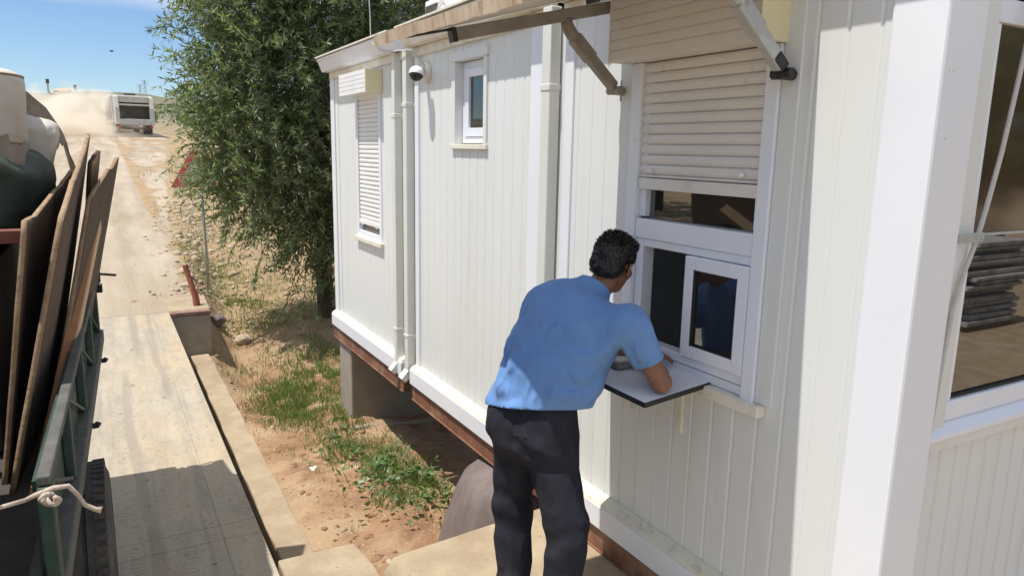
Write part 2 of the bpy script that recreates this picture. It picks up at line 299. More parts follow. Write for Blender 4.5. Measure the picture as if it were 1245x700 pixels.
def ground_material():
    m = bpy.data.materials.new('bare_earth'); m.use_nodes = True; t = m.node_tree; b = t.nodes['Principled BSDF']; n = t.nodes.new; l = t.links.new
    b.inputs['Roughness'].default_value = .95
    co = n('ShaderNodeTexCoord'); sx = n('ShaderNodeSeparateXYZ'); l(co.outputs['Object'], sx.inputs[0])
    def noise(s, d=7, ro=.62):
        q = n('ShaderNodeTexNoise'); q.inputs['Scale'].default_value = s; q.inputs['Detail'].default_value = d; q.inputs['Roughness'].default_value = ro; l(co.outputs['Object'], q.inputs['Vector']); return q
    def ramp(src, a, b_, c0, c1):
        r = n('ShaderNodeValToRGB'); e = r.color_ramp.elements; e[0].position, e[1].position = a, b_; e[0].color = (*c0, 1); e[1].color = (*c1, 1); l(src, r.inputs['Fac']); return r.outputs['Color']
    def mix(f, a, b_):
        x = n('ShaderNodeMixRGB'); l(f, x.inputs['Fac'])
        for s_, k in ((a, 'Color1'), (b_, 'Color2')):
            if isinstance(s_, tuple): x.inputs[k].default_value = (*s_, 1)
            else: l(s_, x.inputs[k])
        return x.outputs['Color']
    def mr(src, a, b_):
        r = n('ShaderNodeMapRange'); r.inputs['From Min'].default_value = a; r.inputs['From Max'].default_value = b_; l(src, r.inputs['Value']); return r.outputs['Result']
    soil = ramp(noise(5).outputs['Fac'], .35, .7, (.235, .122, .062), (.37, .22, .12))
    soil = mix(ramp(noise(1.3).outputs['Fac'], .45, .62, (0, 0, 0), (1, 1, 1)), soil, (.42, .29, .17))
    soil = mix(ramp(noise(38, 3).outputs['Fac'], .63, .68, (0, 0, 0), (1, 1, 1)), soil, (.52, .43, .31))
    dry = ramp(noise(4).outputs['Fac'], .35, .7, (.30, .195, .10), (.405, .285, .165))
    dry = mix(ramp(noise(.9).outputs['Fac'], .5, .64, (0, 0, 0), (1, 1, 1)), dry, (.225, .185, .09))
    dry = mix(ramp(noise(30, 3).outputs['Fac'], .6, .66, (0, 0, 0), (1, 1, 1)), dry, (.48, .39, .275))
    c = mix(mr(sx.outputs['Y'], 9.3, 11.5), soil, dry)
    scrub = ramp(noise(.16).outputs['Fac'], .42, .62, (.22, .185, .12), (.115, .12, .07))
    c = mix(mr(sx.outputs['Y'], 52, 105), c, scrub)
    yard = ramp(noise(2.5).outputs['Fac'], .35, .7, (.28, .19, .11), (.40, .30, .19))
    c = mix(mr(sx.outputs['Y'], 1.0, -1.0), c, yard)
    l(c, b.inputs['Base Color'])
    bp = n('ShaderNodeBump'); bp.inputs['Strength'].default_value = .8; bp.inputs['Distance'].default_value = .03
    l(noise(22, 9, .7).outputs['Fac'], bp.inputs['Height']); l(bp.outputs['Normal'], b.inputs['Normal'])
    return m
g = link('ground', grid_mesh(np.stack([GX, GY, GZ], -1), len(gx), len(gy)), ground_material(), smooth=True); tag(g, kind='structure')
# dusty road leaving the deck
M['road'] = mat('dusty_track', (.37, .305, .225), (.455, .38, .285), 1.6, .95, .5, 26, stretch=(1.6, .22, 1), c3=(.29, .225, .15), s3=.9, p3=(.42, .66), spots=(.28, .205, .13), sscale=9, sthr=.66)
ry = np.concatenate([np.arange(10.33, 20, .12), np.arange(20, 66, .6)]); rt = np.linspace(0, 1, 60)
RYg, RT = np.meshgrid(ry, rt, indexing='ij'); rr = road_right(RYg) + .10 * fbm(RYg * .9, 0, 2, 3) * sstep(11, 13, RYg); RXg = -9 + (rr + 9) * RT
RZg = ground_h(RXg, RYg) + .012 - .06 * sstep(.97, 1, RT) * sstep(11.2, 12, RYg)
RZg = RZg - .03 * np.exp(-((RXg + 2.6) / .22) ** 2) * sstep(13, 20, RYg) - .03 * np.exp(-((RXg + 1.2) / .22) ** 2) * sstep(16, 24, RYg)
s0 = 1 - sstep(10.4, 12.5, RYg); RZg = RZg * (1 - s0) + (.0 - .012) * s0
rd = link('road', grid_mesh(np.stack([RXg, RYg, RZg], -1), len(ry), 60), M['road'], smooth=True); tag(rd, kind='structure')
# far hills
hx = np.linspace(-2600, 2600, 220); hy = np.linspace(860, 2300, 50); HX, HY = np.meshgrid(hx, hy, indexing='ij')
HZ = 18 + sstep(860, 1500, HY) * (58 + 16 * fbm(HX * .0016, HY * .0016, 4, 4)) + .012 * HX * sstep(860, 1500, HY) + 7 * fbm(HX * .008, HY * .008, 2, 3) * sstep(900, 1200, HY)
hl = link('hills', grid_mesh(np.stack([HX, HY, HZ], -1), 220, 50), mat('dry_hill', (.17, .155, .10), (.085, .10, .055), .012, .95, c3=(.20, .165, .11), s3=.004), smooth=True); tag(hl, kind='structure')

# ------------------------------------------------------------------ weighbridge, beam, block, platform
wb = thing('weighbridge', 'long dusty steel weighbridge deck running past the parked truck to the dirt track', 'weighbridge', (-3.2, 0, 0))
d = MB(); ys = [-9, -5.6, -1.9, .6, 4.02, 4.19, 10.265]; xs = [-5.0, -3.3, -1.845, -1.645]
for i in range(len(ys) - 1):
    for j in range(len(xs) - 1): d.box(xs[j] + .0004, xs[j + 1] - .0004, ys[i] + .0016, ys[i + 1] - .0016, -.03, 0)
d.build('deck_plate', M['deck'], wb, bevel=.002)
MB().box(-4.98, -1.66, -8.98, 10.27, -.20, -.033).build('deck_frame', M['deckseam'], wb)
d = MB(); d.box(-5.0, -1.648, 10.30, 10.325, -.3, -.012); d.build('end_gap', M['gasket'], wb)
bm_ = MB(); n_ = 26; yb = np.linspace(3.55, 10.16, n_)
for i in range(n_):
    o_ = .006 * math.sin(i * 1.7) + .004 * math.sin(i * 3.1); zt = -.585 + .004 * math.sin(i * .9)
    bm_.v += [(-1.425 + o_, yb[i], -.95), (-1.425 + o_, yb[i], zt), (-1.20 + o_ * .8, yb[i], zt + .003), (-1.20 + o_ * .8, yb[i], -.95)]
for i in range(n_ - 1):
    for k in range(4): bm_.f.append((4 * i + k, 4 * i + (k + 1) % 4, 4 * i + 4 + (k + 1) % 4, 4 * i + 4 + k)); bm_.mi.append(0)
bm_.f += [(0, 1, 2, 3), tuple(4 * (n_ - 1) + k for k in (3, 2, 1, 0))]; bm_.mi += [0, 0]
o = bm_.build('concrete_beam', M['concrete'], bevel=.012); tag(o, 'long low tan concrete beam lying along the right edge of the weighbridge', 'concrete beam')
bt = thing('concrete_block', 'grey concrete end block with a red painted top edge at the weighbridge corner', 'concrete block', (-1.38, 10.5, -.6))
MB().box(-1.635, -1.15, 10.18, 11.6, -.95, -.055).build('block_body', M['concgrey'], bt, bevel=.012)
MB().box(-1.64, -1.145, 10.17, 10.30, -.052, .0).build('painted_edge', M['redpaint'], bt, bevel=.008)
MB().prism([(-1.64, 10.303), (-1.145, 10.303), (-1.10, 11.2), (-1.3, 11.7), (-1.64, 11.7)], 'z', -.052, .002).build('top_slab', M['concrete'], bt, bevel=.01)
p = MB(); p.tube([(-1.285, 10.55, -.02), (-1.292, 10.56, .12), (-1.325, 10.58, .30), (-1.365, 10.62, .46), (-1.385, 10.62, .56)], [.035, .036, .036, .035, .037], 12, cap=False)
p.tube([(-1.385, 10.62, .56), (-1.365, 10.62, .46), (-1.325, 10.58, .31)], [.028, .028, .028], 12)
p.tube([(-1.245, 10.55, 0), (-1.262, 10.56, .15), (-1.30, 10.57, .28)], [.018, .018, .012], 8)
o = p.build('bent_pipe', mat('rusty_red_pipe', (.27, .075, .045), (.36, .14, .09), 14, .7, .1), smooth=True); tag(o, 'short bent rusty red steel pipe standing on the concrete end block', 'pipe')

pf = thing('concrete_platform', 'tan concrete standing platform with a curled left edge under the man\'s feet', 'platform', (-.4, 1.5, 0))
d = MB(); poly = [(-1.02, 0)]
n_ = 14; yn = np.linspace(-3.0, 3.44, 40)
prof = [(.30, -.10), (.30, .0), (-1.02, .0)] + [(-1.02 - .13 * math.sin(a), -.13 + .13 * math.cos(a)) for a in np.linspace(.15, 1.9, 9)] + [(-1.02 - .095 * math.sin(a), -.13 + .095 * math.cos(a)) for a in np.linspace(1.9, .15, 9)] + [(-1.02, -.10)]
k = len(prof)
def edge_y(x): return 3.40 + .10 * (x + 1.15) + .012 * math.sin(x * 23) + .01 * math.sin(x * 51)
for (px, pz) in prof: d.v.append((px, -3.0, pz))
for (px, pz) in prof: d.v.append((px, edge_y(px), pz))
for i in range(k): d.f.append((i, (i + 1) % k, k + (i + 1) % k, k + i)); d.mi.append(0)
d.f += [tuple(range(k)), tuple(range(2 * k - 1, k - 1, -1))]; d.mi += [0, 0]
d.build('slab', M['concrete'], pf, bevel=.006)
st = MB(); st.prism([(-1.632, -2.5), (-1.19, -2.5), (-1.185, 3.40), (-1.215, 3.655), (-1.30, 3.662), (-1.625, 3.672)], 'z', -.11, -.002)
o = st.build('concrete_slab', M['concrete'], bevel=.01); tag(o, 'flat concrete slab wedged between the weighbridge and the curled platform edge', 'concrete slab')
MB().box(-1.6, .2, -2.4, 3.2, -.9, -.145).build('support_wall', M['concgrey'], pf)

# ------------------------------------------------------------------ cabins
def ribbed(y0, y1, z0, z1, holes, axis='x', at=0.0, period=.125, depth=.0045, sgn=1, phase=0.0):
    s = []; y = y0 - phase
    while y < y1 + period:
        s += [(y, 0), (y + period - .020, 0), (y + period - .013, depth), (y + period - .007, depth)]; y += period
    S = np.array(sorted(set([round(a, 5) for a, _ in s]))); Dp = dict((round(a, 5), b) for a, b in s)
    sa = np.array(sorted(Dp)); sd_ = np.array([Dp[a] for a in sa])
    brk = set([y0, y1]) | {h for hh in holes for h in hh[:2]} | {float(a) for a in sa if y0 < a < y1}
    brk = sorted(brk); zb = sorted(set([z0, z1]) | {h for hh in holes for h in hh[2:]})
    mb = MB(); idx = {}
    def V(i, j):
        if (i, j) not in idx:
            dd = float(np.interp(brk[i], sa, sd_)) * sgn; idx[(i, j)] = len(mb.v)
            mb.v.append((at + dd, brk[i], zb[j]) if axis == 'x' else (brk[i], at + dd, zb[j]))
        return idx[(i, j)]
    for i in range(len(brk) - 1):
        for j in range(len(zb) - 1):
            cy, cz = (brk[i] + brk[i + 1]) / 2, (zb[j] + zb[j + 1]) / 2
            if any(h[0] < cy < h[1] and h[2] < cz < h[3] for h in holes): continue
            q = (V(i, j), V(i, j + 1), V(i + 1, j + 1), V(i + 1, j))
            mb.f.append(q if axis == 'x' else q[::-1]); mb.mi.append(0)
    return mb
def frame_rect(mb, y0, y1, z0, z1, wd, x0, x1):      # four butted members of a frame in a plane x
    mb.box(x0, x1, y0, y0 + wd, z0, z1); mb.box(x0, x1, y1 - wd, y1, z0, z1)
    mb.box(x0 + .001, x1 - .001, y0 + wd, y1 - wd, z0, z0 + wd); mb.box(x0 + .001, x1 - .001, y0 + wd, y1 - wd, z1 - wd, z1); return mb
def slat_curtain(y0, y1, z0, z1, x, pitch, m, parent, name='shutter_curtain'):
    prof = []; z = z1
    while z > z0 + 1e-6:
        zz = max(z - pitch, z0); h = z - zz
        prof += [(x + .010, z), (x + .010, z - .05 * h), (x - .002, z - .12 * h), (x - .007, z - .38 * h), (x - .006, z - .7 * h), (x + .001, z - .95 * h)]; z = zz
    prof += [(x + .012, z0)]
    mb = MB(); mb.v = [(px, y0, pz) for px, pz in prof] + [(px, y1, pz) for px, pz in prof]; k = len(prof)
    mb.f = [(i, i + 1, k + i + 1, k + i) for i in range(k - 1)]; mb.mi = [0] * (k - 1)
    return mb.build(name, m, parent)
def shutter_box(y0, y1, z0, z1, px, mfront, mend, parent, lines=5):
    prof = []                                         # grooved front
    for i in range(lines):
        a = z0 + (z1 - z0) * i / lines; b = z0 + (z1 - z0) * (i + 1) / lines
        prof += [(-px, a + .004), (-px, b - .004), (-px + .005, b - .002), (-px + .005, b + .002)]
    prof = prof[:-2] + [(-px, z1)]
    bx = MB().prism([(-.002, z0), (-px, z0)] + prof[1:] + [(-.002, z1)], 'y', y0 + .004, y1 - .004).build('shutter_box', mfront, parent)
    e = MB(); e.box(-px - .004, -.002, y0 - .006, y0 + .0035, z0 - .004, z1 + .004); e.build('end_cap', mend, bx, bevel=.003)
    e = MB(); e.box(-px - .004, -.002, y1 - .0035, y1 + .006, z0 - .004, z1 + .004); e.build('end_cap', mfront, bx, bevel=.003)
    return bx
def cabin(label, y0, y1, holes, phase):
    c = thing('portable_cabin', label, 'cabin', (0, (y0 + y1) / 2, .15))
    ribbed(y0 + .02, y1 - .02, .26, 2.93, holes, phase=phase).build('wall', M['wall'], c)
    b = MB(); b.prism([(-.070, .150), (-.070, .278), (-.002, .30), (-.002, .150)], 'y', y0, y1); b.build('base_rail', M['white'], c, bevel=.004)
    b = MB(); b.prism([(-.066, .2815), (-.058, .298), (-.001, .325), (-.001, .303)], 'y', y0 + .005, y1 - .005); b.build('ledge', M['ledge'], c, bevel=.003)
    b = MB(); b.box(-.045, .02, y0 + .002, y1 - .002, .012, .147); b.box(-.055, .02, y0 + .002, y1 - .002, .0, .011); b.build('base_frame', M['brownsteel'], c, bevel=.003)
    b = MB(); b.box(-.028, .05, y0 + .004, y1 - .004, 2.895, 2.962); b.build('top_rail', M['cream'], c, bevel=.004)
    b = MB(); b.prism([(-.105, 2.964), (-.145, 3.065), (-.160, 3.075), (-.160, 3.095), (.06, 3.10), (.06, 2.964)], 'y', y0 - .01, y1 + .01); b.build('fascia', M['white'] if y1 > 6 else M['cream'], c, bevel=.004)
    b = MB(); b.box(-.178, 2.4, y0 - .008, y1 + .008, 3.103, 3.116); b.build('roof', M['cream'], c)
    b = MB(); b.box(.15, 2.35, y1 - .06, y1 - .025, .26, 2.93); b.build('end_wall', M['wall'], c)
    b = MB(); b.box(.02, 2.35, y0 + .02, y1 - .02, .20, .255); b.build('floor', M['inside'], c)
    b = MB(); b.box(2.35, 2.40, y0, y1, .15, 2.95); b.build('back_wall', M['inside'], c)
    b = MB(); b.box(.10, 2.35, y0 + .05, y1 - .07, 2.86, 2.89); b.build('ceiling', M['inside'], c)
    return c
# far cabin -------------------------------------------------
cf = cabin('far white cabin section nearest the tree, with a narrow closed white shutter', 5.93, 8.17, [(6.60, 7.27, 1.30, 2.66)], .03)
b = MB(); b.box(-.022, .06, 8.04, 8.17, .30, 2.895); b.build('corner_post', M['white'], cf, bevel=.006)
b = MB(); b.box(-.006, .05, 7.93, 8.035, .325, 2.893); b.build('trim_strip', M['wall'], cf)
win = frame_rect(MB(), 6.56, 7.31, 1.28, 2.70, .06, -.012, .06).build('window', M['upvc'], cf, bevel=.003)
MB().box(.03, .036, 6.62, 7.25, 1.34, 2.66).build('pane', M['glass'], win)
b = MB(); b.box(-.04, .0, 6.53, 7.34, 1.235, 1.277); b.build('sill', M['cream'], win, bevel=.003)
slat_curtain(6.625, 7.245, 1.45, 2.665, .008, .043, M['slatw'], win)
b = MB(); b.box(-.008, .02, 6.622, 7.248, 1.412, 1.449); b.box(-.014, .0, 6.70, 6.73, 1.40, 1.44); b.box(-.014, .0, 7.12, 7.15, 1.40, 1.44); b.build('shutter_bottom_bar', M['slatw'], win, bevel=.002)
shutter_box(6.52, 7.335, 2.665, 2.865, .16, M['slatw'], M['yellow'], win, 5)
# middle cabin ----------------------------------------------
cm = cabin('middle white cabin section with one small square framed window', 3.70, 5.72, [(4.47, 4.93, 2.205, 2.788)], .01)
b = MB(); b.box(-.02, .06, 3.71, 3.85, .30, 2.895); b.build('corner_post', M['white'], cm, bevel=.006)
b = MB(); b.box(-.02, .06, 5.62, 5.70, .30, 2.895); b.build('corner_post', M['white'], cm, bevel=.006)
tr = MB(); tr.box(-.016, .055, 4.43, 4.475, 2.21, 2.785); tr.box(-.016, .055, 4.925, 4.985, 2.21, 2.785); tr.box(-.02, .055, 4.42, 4.995, 2.787, 2.855)
win = frame_rect(MB(), 4.478, 4.922, 2.215, 2.783, .045, .048, .10).build('window', M['upvc'], cm, bevel=.003)
tr.build('trim', M['wall'], win, bevel=.002)
sa_ = frame_rect(MB(), 4.525, 4.875, 2.262, 2.736, .060, .040, .09).build('sash', M['upvc'], win, bevel=.004)
MB().box(.060, .066, 4.583, 4.817, 2.32, 2.678).build('pane', M['glass'], win)
b = MB(); b.box(-.024, .05, 4.42, 4.99, 2.172, 2.208); b.build('sill', M['cream'], win, bevel=.004)
# near cabin ------------------------------------------------
NW = (2.04, 2.80, 1.24, 2.62)
cn = cabin('near white cabin section with the open serving window and corner post', 1.40, 3.50, [NW], .06)
b = MB(); b.box(-.014, .06, 3.40, 3.49, .325, 2.893); b.build('corner_post', M['white'], cn, bevel=.006)
b = MB(); b.box(-.016, .205, 1.372, 1.562, -.12, 2.97); b.build('corner_post', M['white'], cn, bevel=.012)
wn = thing_ = None
win = MB(); win.box(-.030, .02, 2.803, 2.873, 1.15, 2.588); win.box(-.030, .02, 1.985, 2.050, 1.13, 2.588)
win.box(-.002, .06, 2.76, 2.80, 1.868, 2.588); win.box(.0, .06, 2.052, 2.08, 1.868, 2.588)
win.box(-.022, .06, 2.052, 2.801, 1.765, 1.858)                              # transom
win.box(-.010, .06, 2.745, 2.80, 1.24, 1.763); win.box(-.010, .06, 2.052, 2.743, 1.725, 1.763); win.box(-.012, .06, 2.052, 2.743, 1.215, 1.258)
win.box(-.008, .04, 2.052, 2.80, 1.17, 1.213)
win = win.build('window', M['upvc'], cn, bevel=.004)
frame_rect(MB(), 2.056, 2.43, 1.259, 1.722, .062, -.028, .012).build('sash', M['upvc'], win, bevel=.005)
MB().box(-.012, -.006, 2.116, 2.37, 1.319, 1.662).build('pane', M['glass2'], win)
b = MB(); frame_rect(b, 2.112, 2.374, 1.315, 1.666, .008, -.0275, -.005); b.build('gasket', M['gasket'], win)
MB().box(.03, .036, 2.085, 2.758, 1.859, 2.2).build('pane', M['glass2'], win)
MB().box(-.0105, .03, 2.06, 2.742, 1.214, 1.2148).build('gasket', M['gasket'], win)
slat_curtain(2.052, 2.801, 2.055, 2.588, -.006, .047, M['slat'], win)
b = MB(); b.box(-.020, .012, 2.054, 2.799, 2.0, 2.053); b.build('shutter_bottom_bar', M['slat'], win, bevel=.003)
for yy in (2.14, 2.71):
    MB().lathe([(0, .016), (.008, .016), (.011, .012), (.011, 0)], (-.02, yy, 2.09), (-1, 0, 0), 12).build('shutter_stop', M['slatw'], win, smooth=True)
shutter_box(1.975, 2.885, 2.59, 2.865, .16, M['slat'], M['yellow'], win, 6)
b = MB(); b.box(-.05, .0, 1.935, 2.95, 1.118, 1.168); b.build('sill', M['cream'], win, bevel=.006)
for ya_, yb_ in ((1.90, 1.982), (2.876, 2.965)): MB().box(-.016, 0, ya_, yb_, 1.17, 2.893).build('trim', M['wall'], win, bevel=.003)
b = MB(); b.box(-.012, -.002, 2.742, 2.752, 1.44, 1.50); b.box(-.018, -.010, 2.735, 2.75, 1.42, 1.53); b.build('latch', M['slatw'], win, bevel=.003)
# front (short) side of the near cabin
FY = 1.43
ribbed(.205, 3.2, .26, 2.93, [(.36, 3.0, 1.22, 2.90)], axis='y', at=FY, period=.105, depth=.010, phase=.03).build('wall', M['wall'], cn)
b = MB(); b.box(.207, .335, FY - .022, FY + .02, 1.165, 2.93); b.build('trim_strip', M['wall'], cn, bevel=.004)
fw = MB(); fw.box(.337, 3.0, FY - .016, FY + .05, 1.222, 1.298); fw.box(.337, .372, FY - .012, FY + .05, 1.2985, 2.62); fw.box(.337, 3.0, FY - .016, FY + .05, 2.622, 2.70)
fw.box(1.6, 1.68, FY - .014, FY + .05, 1.2985, 2.62)
fw = fw.build('window', M['upvc'], cn, bevel=.005)
MB().box(.372, 3.0, FY + .012, FY + .018, 1.2985, 1.902).build('pane', M['glass2'], fw)
b = MB(); b.box(.372, 1.6, FY + .006, FY + .012, 1.912, 2.62); b.build('screen', M['blind'], fw)
MB().box(.372, 1.6, FY - .004, FY + .011, 1.9025, 1.912).build('screen_bar', M['steel'], fw)
MB().box(.372, 3.0, FY + .013, FY + .019, 1.913, 2.62).build('pane', M['glass2'], fw)
b = MB(); b.box(.372, 3.0, FY - .002, FY + .011, 1.299, 1.307); b.build('gasket', M['gasket'], fw)
b = MB(); b.prism([(FY - .045, 1.165), (FY - .045, 1.185), (FY - .002, 1.219), (FY - .002, 1.165)], 'x', .207, 3.1); b.build('sill', M['upvc'], fw, bevel=.004)
b = MB(); b.box(.207, 3.1, FY - .030, FY - .001, 1.118, 1.163); b.build('trim', M['wall'], fw, bevel=.003)
MB().box(.2, 3.2, FY - .06, FY - .0, .15, .30).build('base_rail', M['white'], cn, bevel=.004)
MB().box(.2, 3.3, FY - .10, FY + .2, 2.965, 3.10).build('fascia', M['cream'], cn, bevel=.004)
MB().box(.004, .03, 3.492, 3.712, .26, 2.93).build('joint_cover', M['wall'], cn); MB().box(.004, .03, 5.702, 5.948, .26, 2.93).build('joint_cover', M['wall'], cm)
MB().box(-.02, .02, 3.50, 3.70, .0, .147).build('joint_frame', M['brownsteel'], cn); MB().box(-.06, .0, 3.5, 3.70, .15, .29).build('joint_rail', M['white'], cn)
# downpipes
def downpipe(y0, y1, ztop, parent, zb=.20):
    p = MB(); p.box(-.075, -.004, y0, y1, zb + .06, ztop); o = p.build('downpipe', M['pipe'], parent, bevel=.006)
    c = MB(); zc = ztop - .45 - .08 * (y0 > 5.9); c.box(-.079, -.003, y0 - .006, y1 + .006, zc, zc + .035); c.build('bracket', M['pipe'], o, bevel=.003); MB().box(-.079, -.003, y0 - .006, y1 + .006, .55, .58).build('bracket', M['pipe'], o, bevel=.003)
    s_ = MB(); s_.prism([(-.074, zb + .059), (-.005, zb + .059), (-.005, zb + .02), (-.10, zb - .05), (-.135, zb - .01)], 'y', y0 - .003, y1 + .003); s_.build('outlet', M['pipe'], o, bevel=.004)
downpipe(6.015, 6.085, 2.955, cf); downpipe(5.745, 5.83, 2.955, cm); downpipe(3.545, 3.635, 2.955, cm)

# supports under the cabins
b = MB(); b.box(-.02, 1.0, 7.62, 8.06, -1.2, -.002); o = b.build('concrete_pillar', M['concgrey'], bevel=.015); tag(o, 'square concrete pillar holding up the far cabin corner', 'pillar')
b = MB(); nn = 40; prof_ = [(.76, -1.05), (.68, -.80), (.59, -.50), (.51, -.25), (.46, -.13), (.38, -.06), (.22, -.02), (.0, -.015)]
for r_, z_ in prof_:
    for k in range(nn):
        a_ = 2 * math.pi * k / nn; q_ = r_ * (1 + .03 * math.sin(3 * a_ + 1) + .018 * math.sin(7 * a_ + z_ * 9)); b.v.append((.20 + q_ * math.cos(a_), 4.15 + q_ * .95 * math.sin(a_), z_))
for i in range(len(prof_) - 1):
    for k in range(nn): b.f.append((nn * i + k, nn * i + (k + 1) % nn, nn * i + nn + (k + 1) % nn, nn * i + nn + k)); b.mi.append(0)
o = b.build('tapered_footing', M['tank'], smooth=True); tag(o, 'rounded grey-brown tapered footing under the middle cabin beside the man\'s legs', 'footing')
o = MB().tube([(1.0, 7.2, -.86), (.3, 7.22, -.83), (-.1, 7.25, -.80)], .025, 8).build('ground_pipe', M['concgrey'], smooth=True); tag(o, 'thin dusty pipe lying on the soil under the cabins', 'pipe')

# ------------------------------------------------------------------ canopy over the serving window
ca = thing('canopy', 'small drop-arm awning with rusty front edge above the serving window', 'awning', (-.03, 2.43, 2.87))
b = MB(); b.add([(-.03, 1.86, 2.955), (-.03, 3.01, 2.955), (-1.262, 3.01, 2.592), (-1.262, 1.80, 2.574), (-.03, 1.86, 2.985), (-.03, 3.01, 2.985), (-1.262, 3.01, 2.620), (-1.262, 1.80, 2.598)],
                [(0, 1, 2, 3), (4, 7, 6, 5), (0, 4, 5, 1), (1, 5, 6, 2), (2, 6, 7, 3), (3, 7, 4, 0)]); b.build('cover', M['canvas'], ca)
nv = 40; yv = np.linspace(1.80, 3.015, nv); b = MB()
for i in range(nv):
    e = .0016 * math.sin(i * .83) + .001 * math.sin(i * 2.17); f_ = i / (nv - 1); zb_, zt_ = 2.562 + .018 * f_, 2.602 + .024 * f_
    b.v += [(-1.266, yv[i], zb_ + e), (-1.270, yv[i], zt_ + .6 * e), (-1.264, yv[i], zt_ + .001), (-1.2625, yv[i], zb_ + .002)]
for i in range(nv - 1):
    for k in range(4): b.f.append((4 * i + k, 4 * i + (k + 1) % 4, 4 * i + 4 + (k + 1) % 4, 4 * i + 4 + k)); b.mi.append(0)
b.f += [(0, 1, 2, 3), tuple(4 * nv - 4 + k for k in (3, 2, 1, 0))]; b.mi += [0, 0]
b.build('front_edge', M['rustedge'], ca)
MB().box(-.09, -.032, 1.84, 3.03, 2.90, 2.952).build('wall_bar', M['taupe'], ca, bevel=.006)
for yy in (2.955, 1.935):
    r_ = MB(); r_.bar((-.04, yy, 2.868), (-.93, yy, 2.652), .045, .055); r_ = r_.build('side_rail', M['taupe'], ca, bevel=.004)
    MB().bar((-.9305, yy, 2.6519), (-.952, yy, 2.6467), .049, .062).build('end_cap', M['black'], r_, bevel=.003)
    MB().tube([(-.95, yy + .01, 2.672), (-1.26, yy + .03, 2.598)], .006, 6).build('strap', M['black'], r_)
    am = M['taupe'] if yy > 2.4 else M['steel']
    a = MB(); a.bar((-.085, yy, 2.492), (-.315, yy, 2.692), .042, .052); a = a.build('arm', am, ca, bevel=.006)
    s_ = MB(); s_.bar((-.215, yy, 2.6055), (-.318, yy, 2.695), .052, .062); s_.build('sleeve', am, a, bevel=.008)
    MB().tube([(-.30, yy, 2.68), (-.335, yy, 2.712), (-.358, yy, 2.745), (-.365, yy, 2.775)], [.029, .030, .030, .028], 12).build('elbow', am, a, smooth=True)
    MB().bar((-.13, yy, 2.531), (-.075, yy, 2.483), .05, .05).build('knuckle', M['taupe'] if yy > 2.4 else M['black'], a, bevel=.01)
    k_ = MB(); k_.box(-.012, -.002, yy - .03, yy + .03, 2.42, 2.52); k_.tube([(-.012, yy, 2.468), (-.09, yy, 2.468)], .022, 12); k_.tube([(-.07, yy - .045, 2.468), (-.07, yy + .045, 2.468)], .02, 12)
    k_.build('wall_bracket', M['taupe'] if yy > 2.4 else M['black'], ca, bevel=.002)

# ------------------------------------------------------------------ small fittings
cv = thing('security_camera', 'small white dome security camera with a black face on the middle cabin wall', 'camera', (0, 5.47, 2.74))
MB().lathe([(0, .03), (.075, .028), (.085, .018), (.085, 0)], (-.001, 5.47, 2.76), (-1, 0, 0), 24).build('mount', M['cream'], cv, smooth=True)
MB().tube([(-.02, 5.47, 2.765), (-.07, 5.45, 2.765), (-.11, 5.42, 2.75)], .028, 12).build('neck', M['cream'], cv, smooth=True)
def sphere(mb, c, r, sx=1, sy=1, sz=1, n=20, k=12, half=None):
    pr = [(r * math.sin(a), r * math.cos(a)) for a in np.linspace(0.001, math.pi * (half or 1), k)]
    return mb, pr
pr = [(.058 * math.sin(a), .058 * math.cos(a)) for a in np.linspace(.001, 1.85, 12)]
hd = MB().lathe(pr, (-.125, 5.39, 2.735), (.25, .25, .9), 24).build('head', M['white'], cv, smooth=True)
pr = [(.052 * math.sin(a), .052 * math.cos(a)) for a in np.linspace(.001, 2.2, 12)]
MB().lathe(pr, (-.128, 5.385, 2.728), (-.42, -.62, -.5), 24).build('black_face', M['black'], cv, smooth=True)
cw = MB(); cw.tube([(-.03, 5.45, 2.80), (-.05, 5.5, 2.85), (-.07, 5.62, 2.915), (-.10, 5.8, 2.95), (-.115, 6.0, 2.955), (-.13, 6.2, 2.99), (-.165, 6.3, 3.06)], .006, 6)
o = cw.build('camera_cable', M['cable'], smooth=True); tag(o, 'thin pale cable drooping from the roof edge to the security camera', 'cable')
ac = thing('air_conditioner', 'white outdoor air conditioner unit standing on the cabin roof', 'air conditioner', (1.0, 7.0, 3.12))
MB().box(.8, 1.12, 6.52, 7.44, 3.30, 3.68).build('casing', M['white'], ac, bevel=.02)
g_ = MB(); g_.box(.84, 1.08, 7.442, 7.446, 3.36, 3.64); g_.box(.793, .798, 7.10, 7.40, 3.36, 3.62); g_.build('grille', M['truckdark'], ac)
g_ = MB(); g_.tube([(.79, 7.1 - .02 + .13 * math.cos(a) - .1, 3.49 + .13 * math.sin(a)) for a in np.linspace(0, 2 * math.pi, 24)], .006, 6); g_.build('fan_guard', M['cable'], ac)
g_ = MB(); g_.box(.82, .88, 6.6, 6.68, 3.118, 3.298); g_.box(.82, .88, 7.28, 7.36, 3.118, 3.298); g_.box(1.04, 1.1, 6.6, 6.68, 3.118, 3.298); g_.box(1.04, 1.1, 7.28, 7.36, 3.118, 3.298); g_.build('feet', M['brownsteel'], ac)
an = MB(); an.tube([(.30, 7.72, 3.116), (.302, 7.73, 3.5), (.29, 7.78, 4.2), (.27, 7.83, 4.9)], .006, 6); an.tube([(.30, 7.72, 3.117), (.30, 7.72, 3.16)], .03, 8)
o = an.build('antenna', M['steel'], smooth=True); tag(o, 'thin whip antenna on the far cabin roof against the tree', 'antenna')
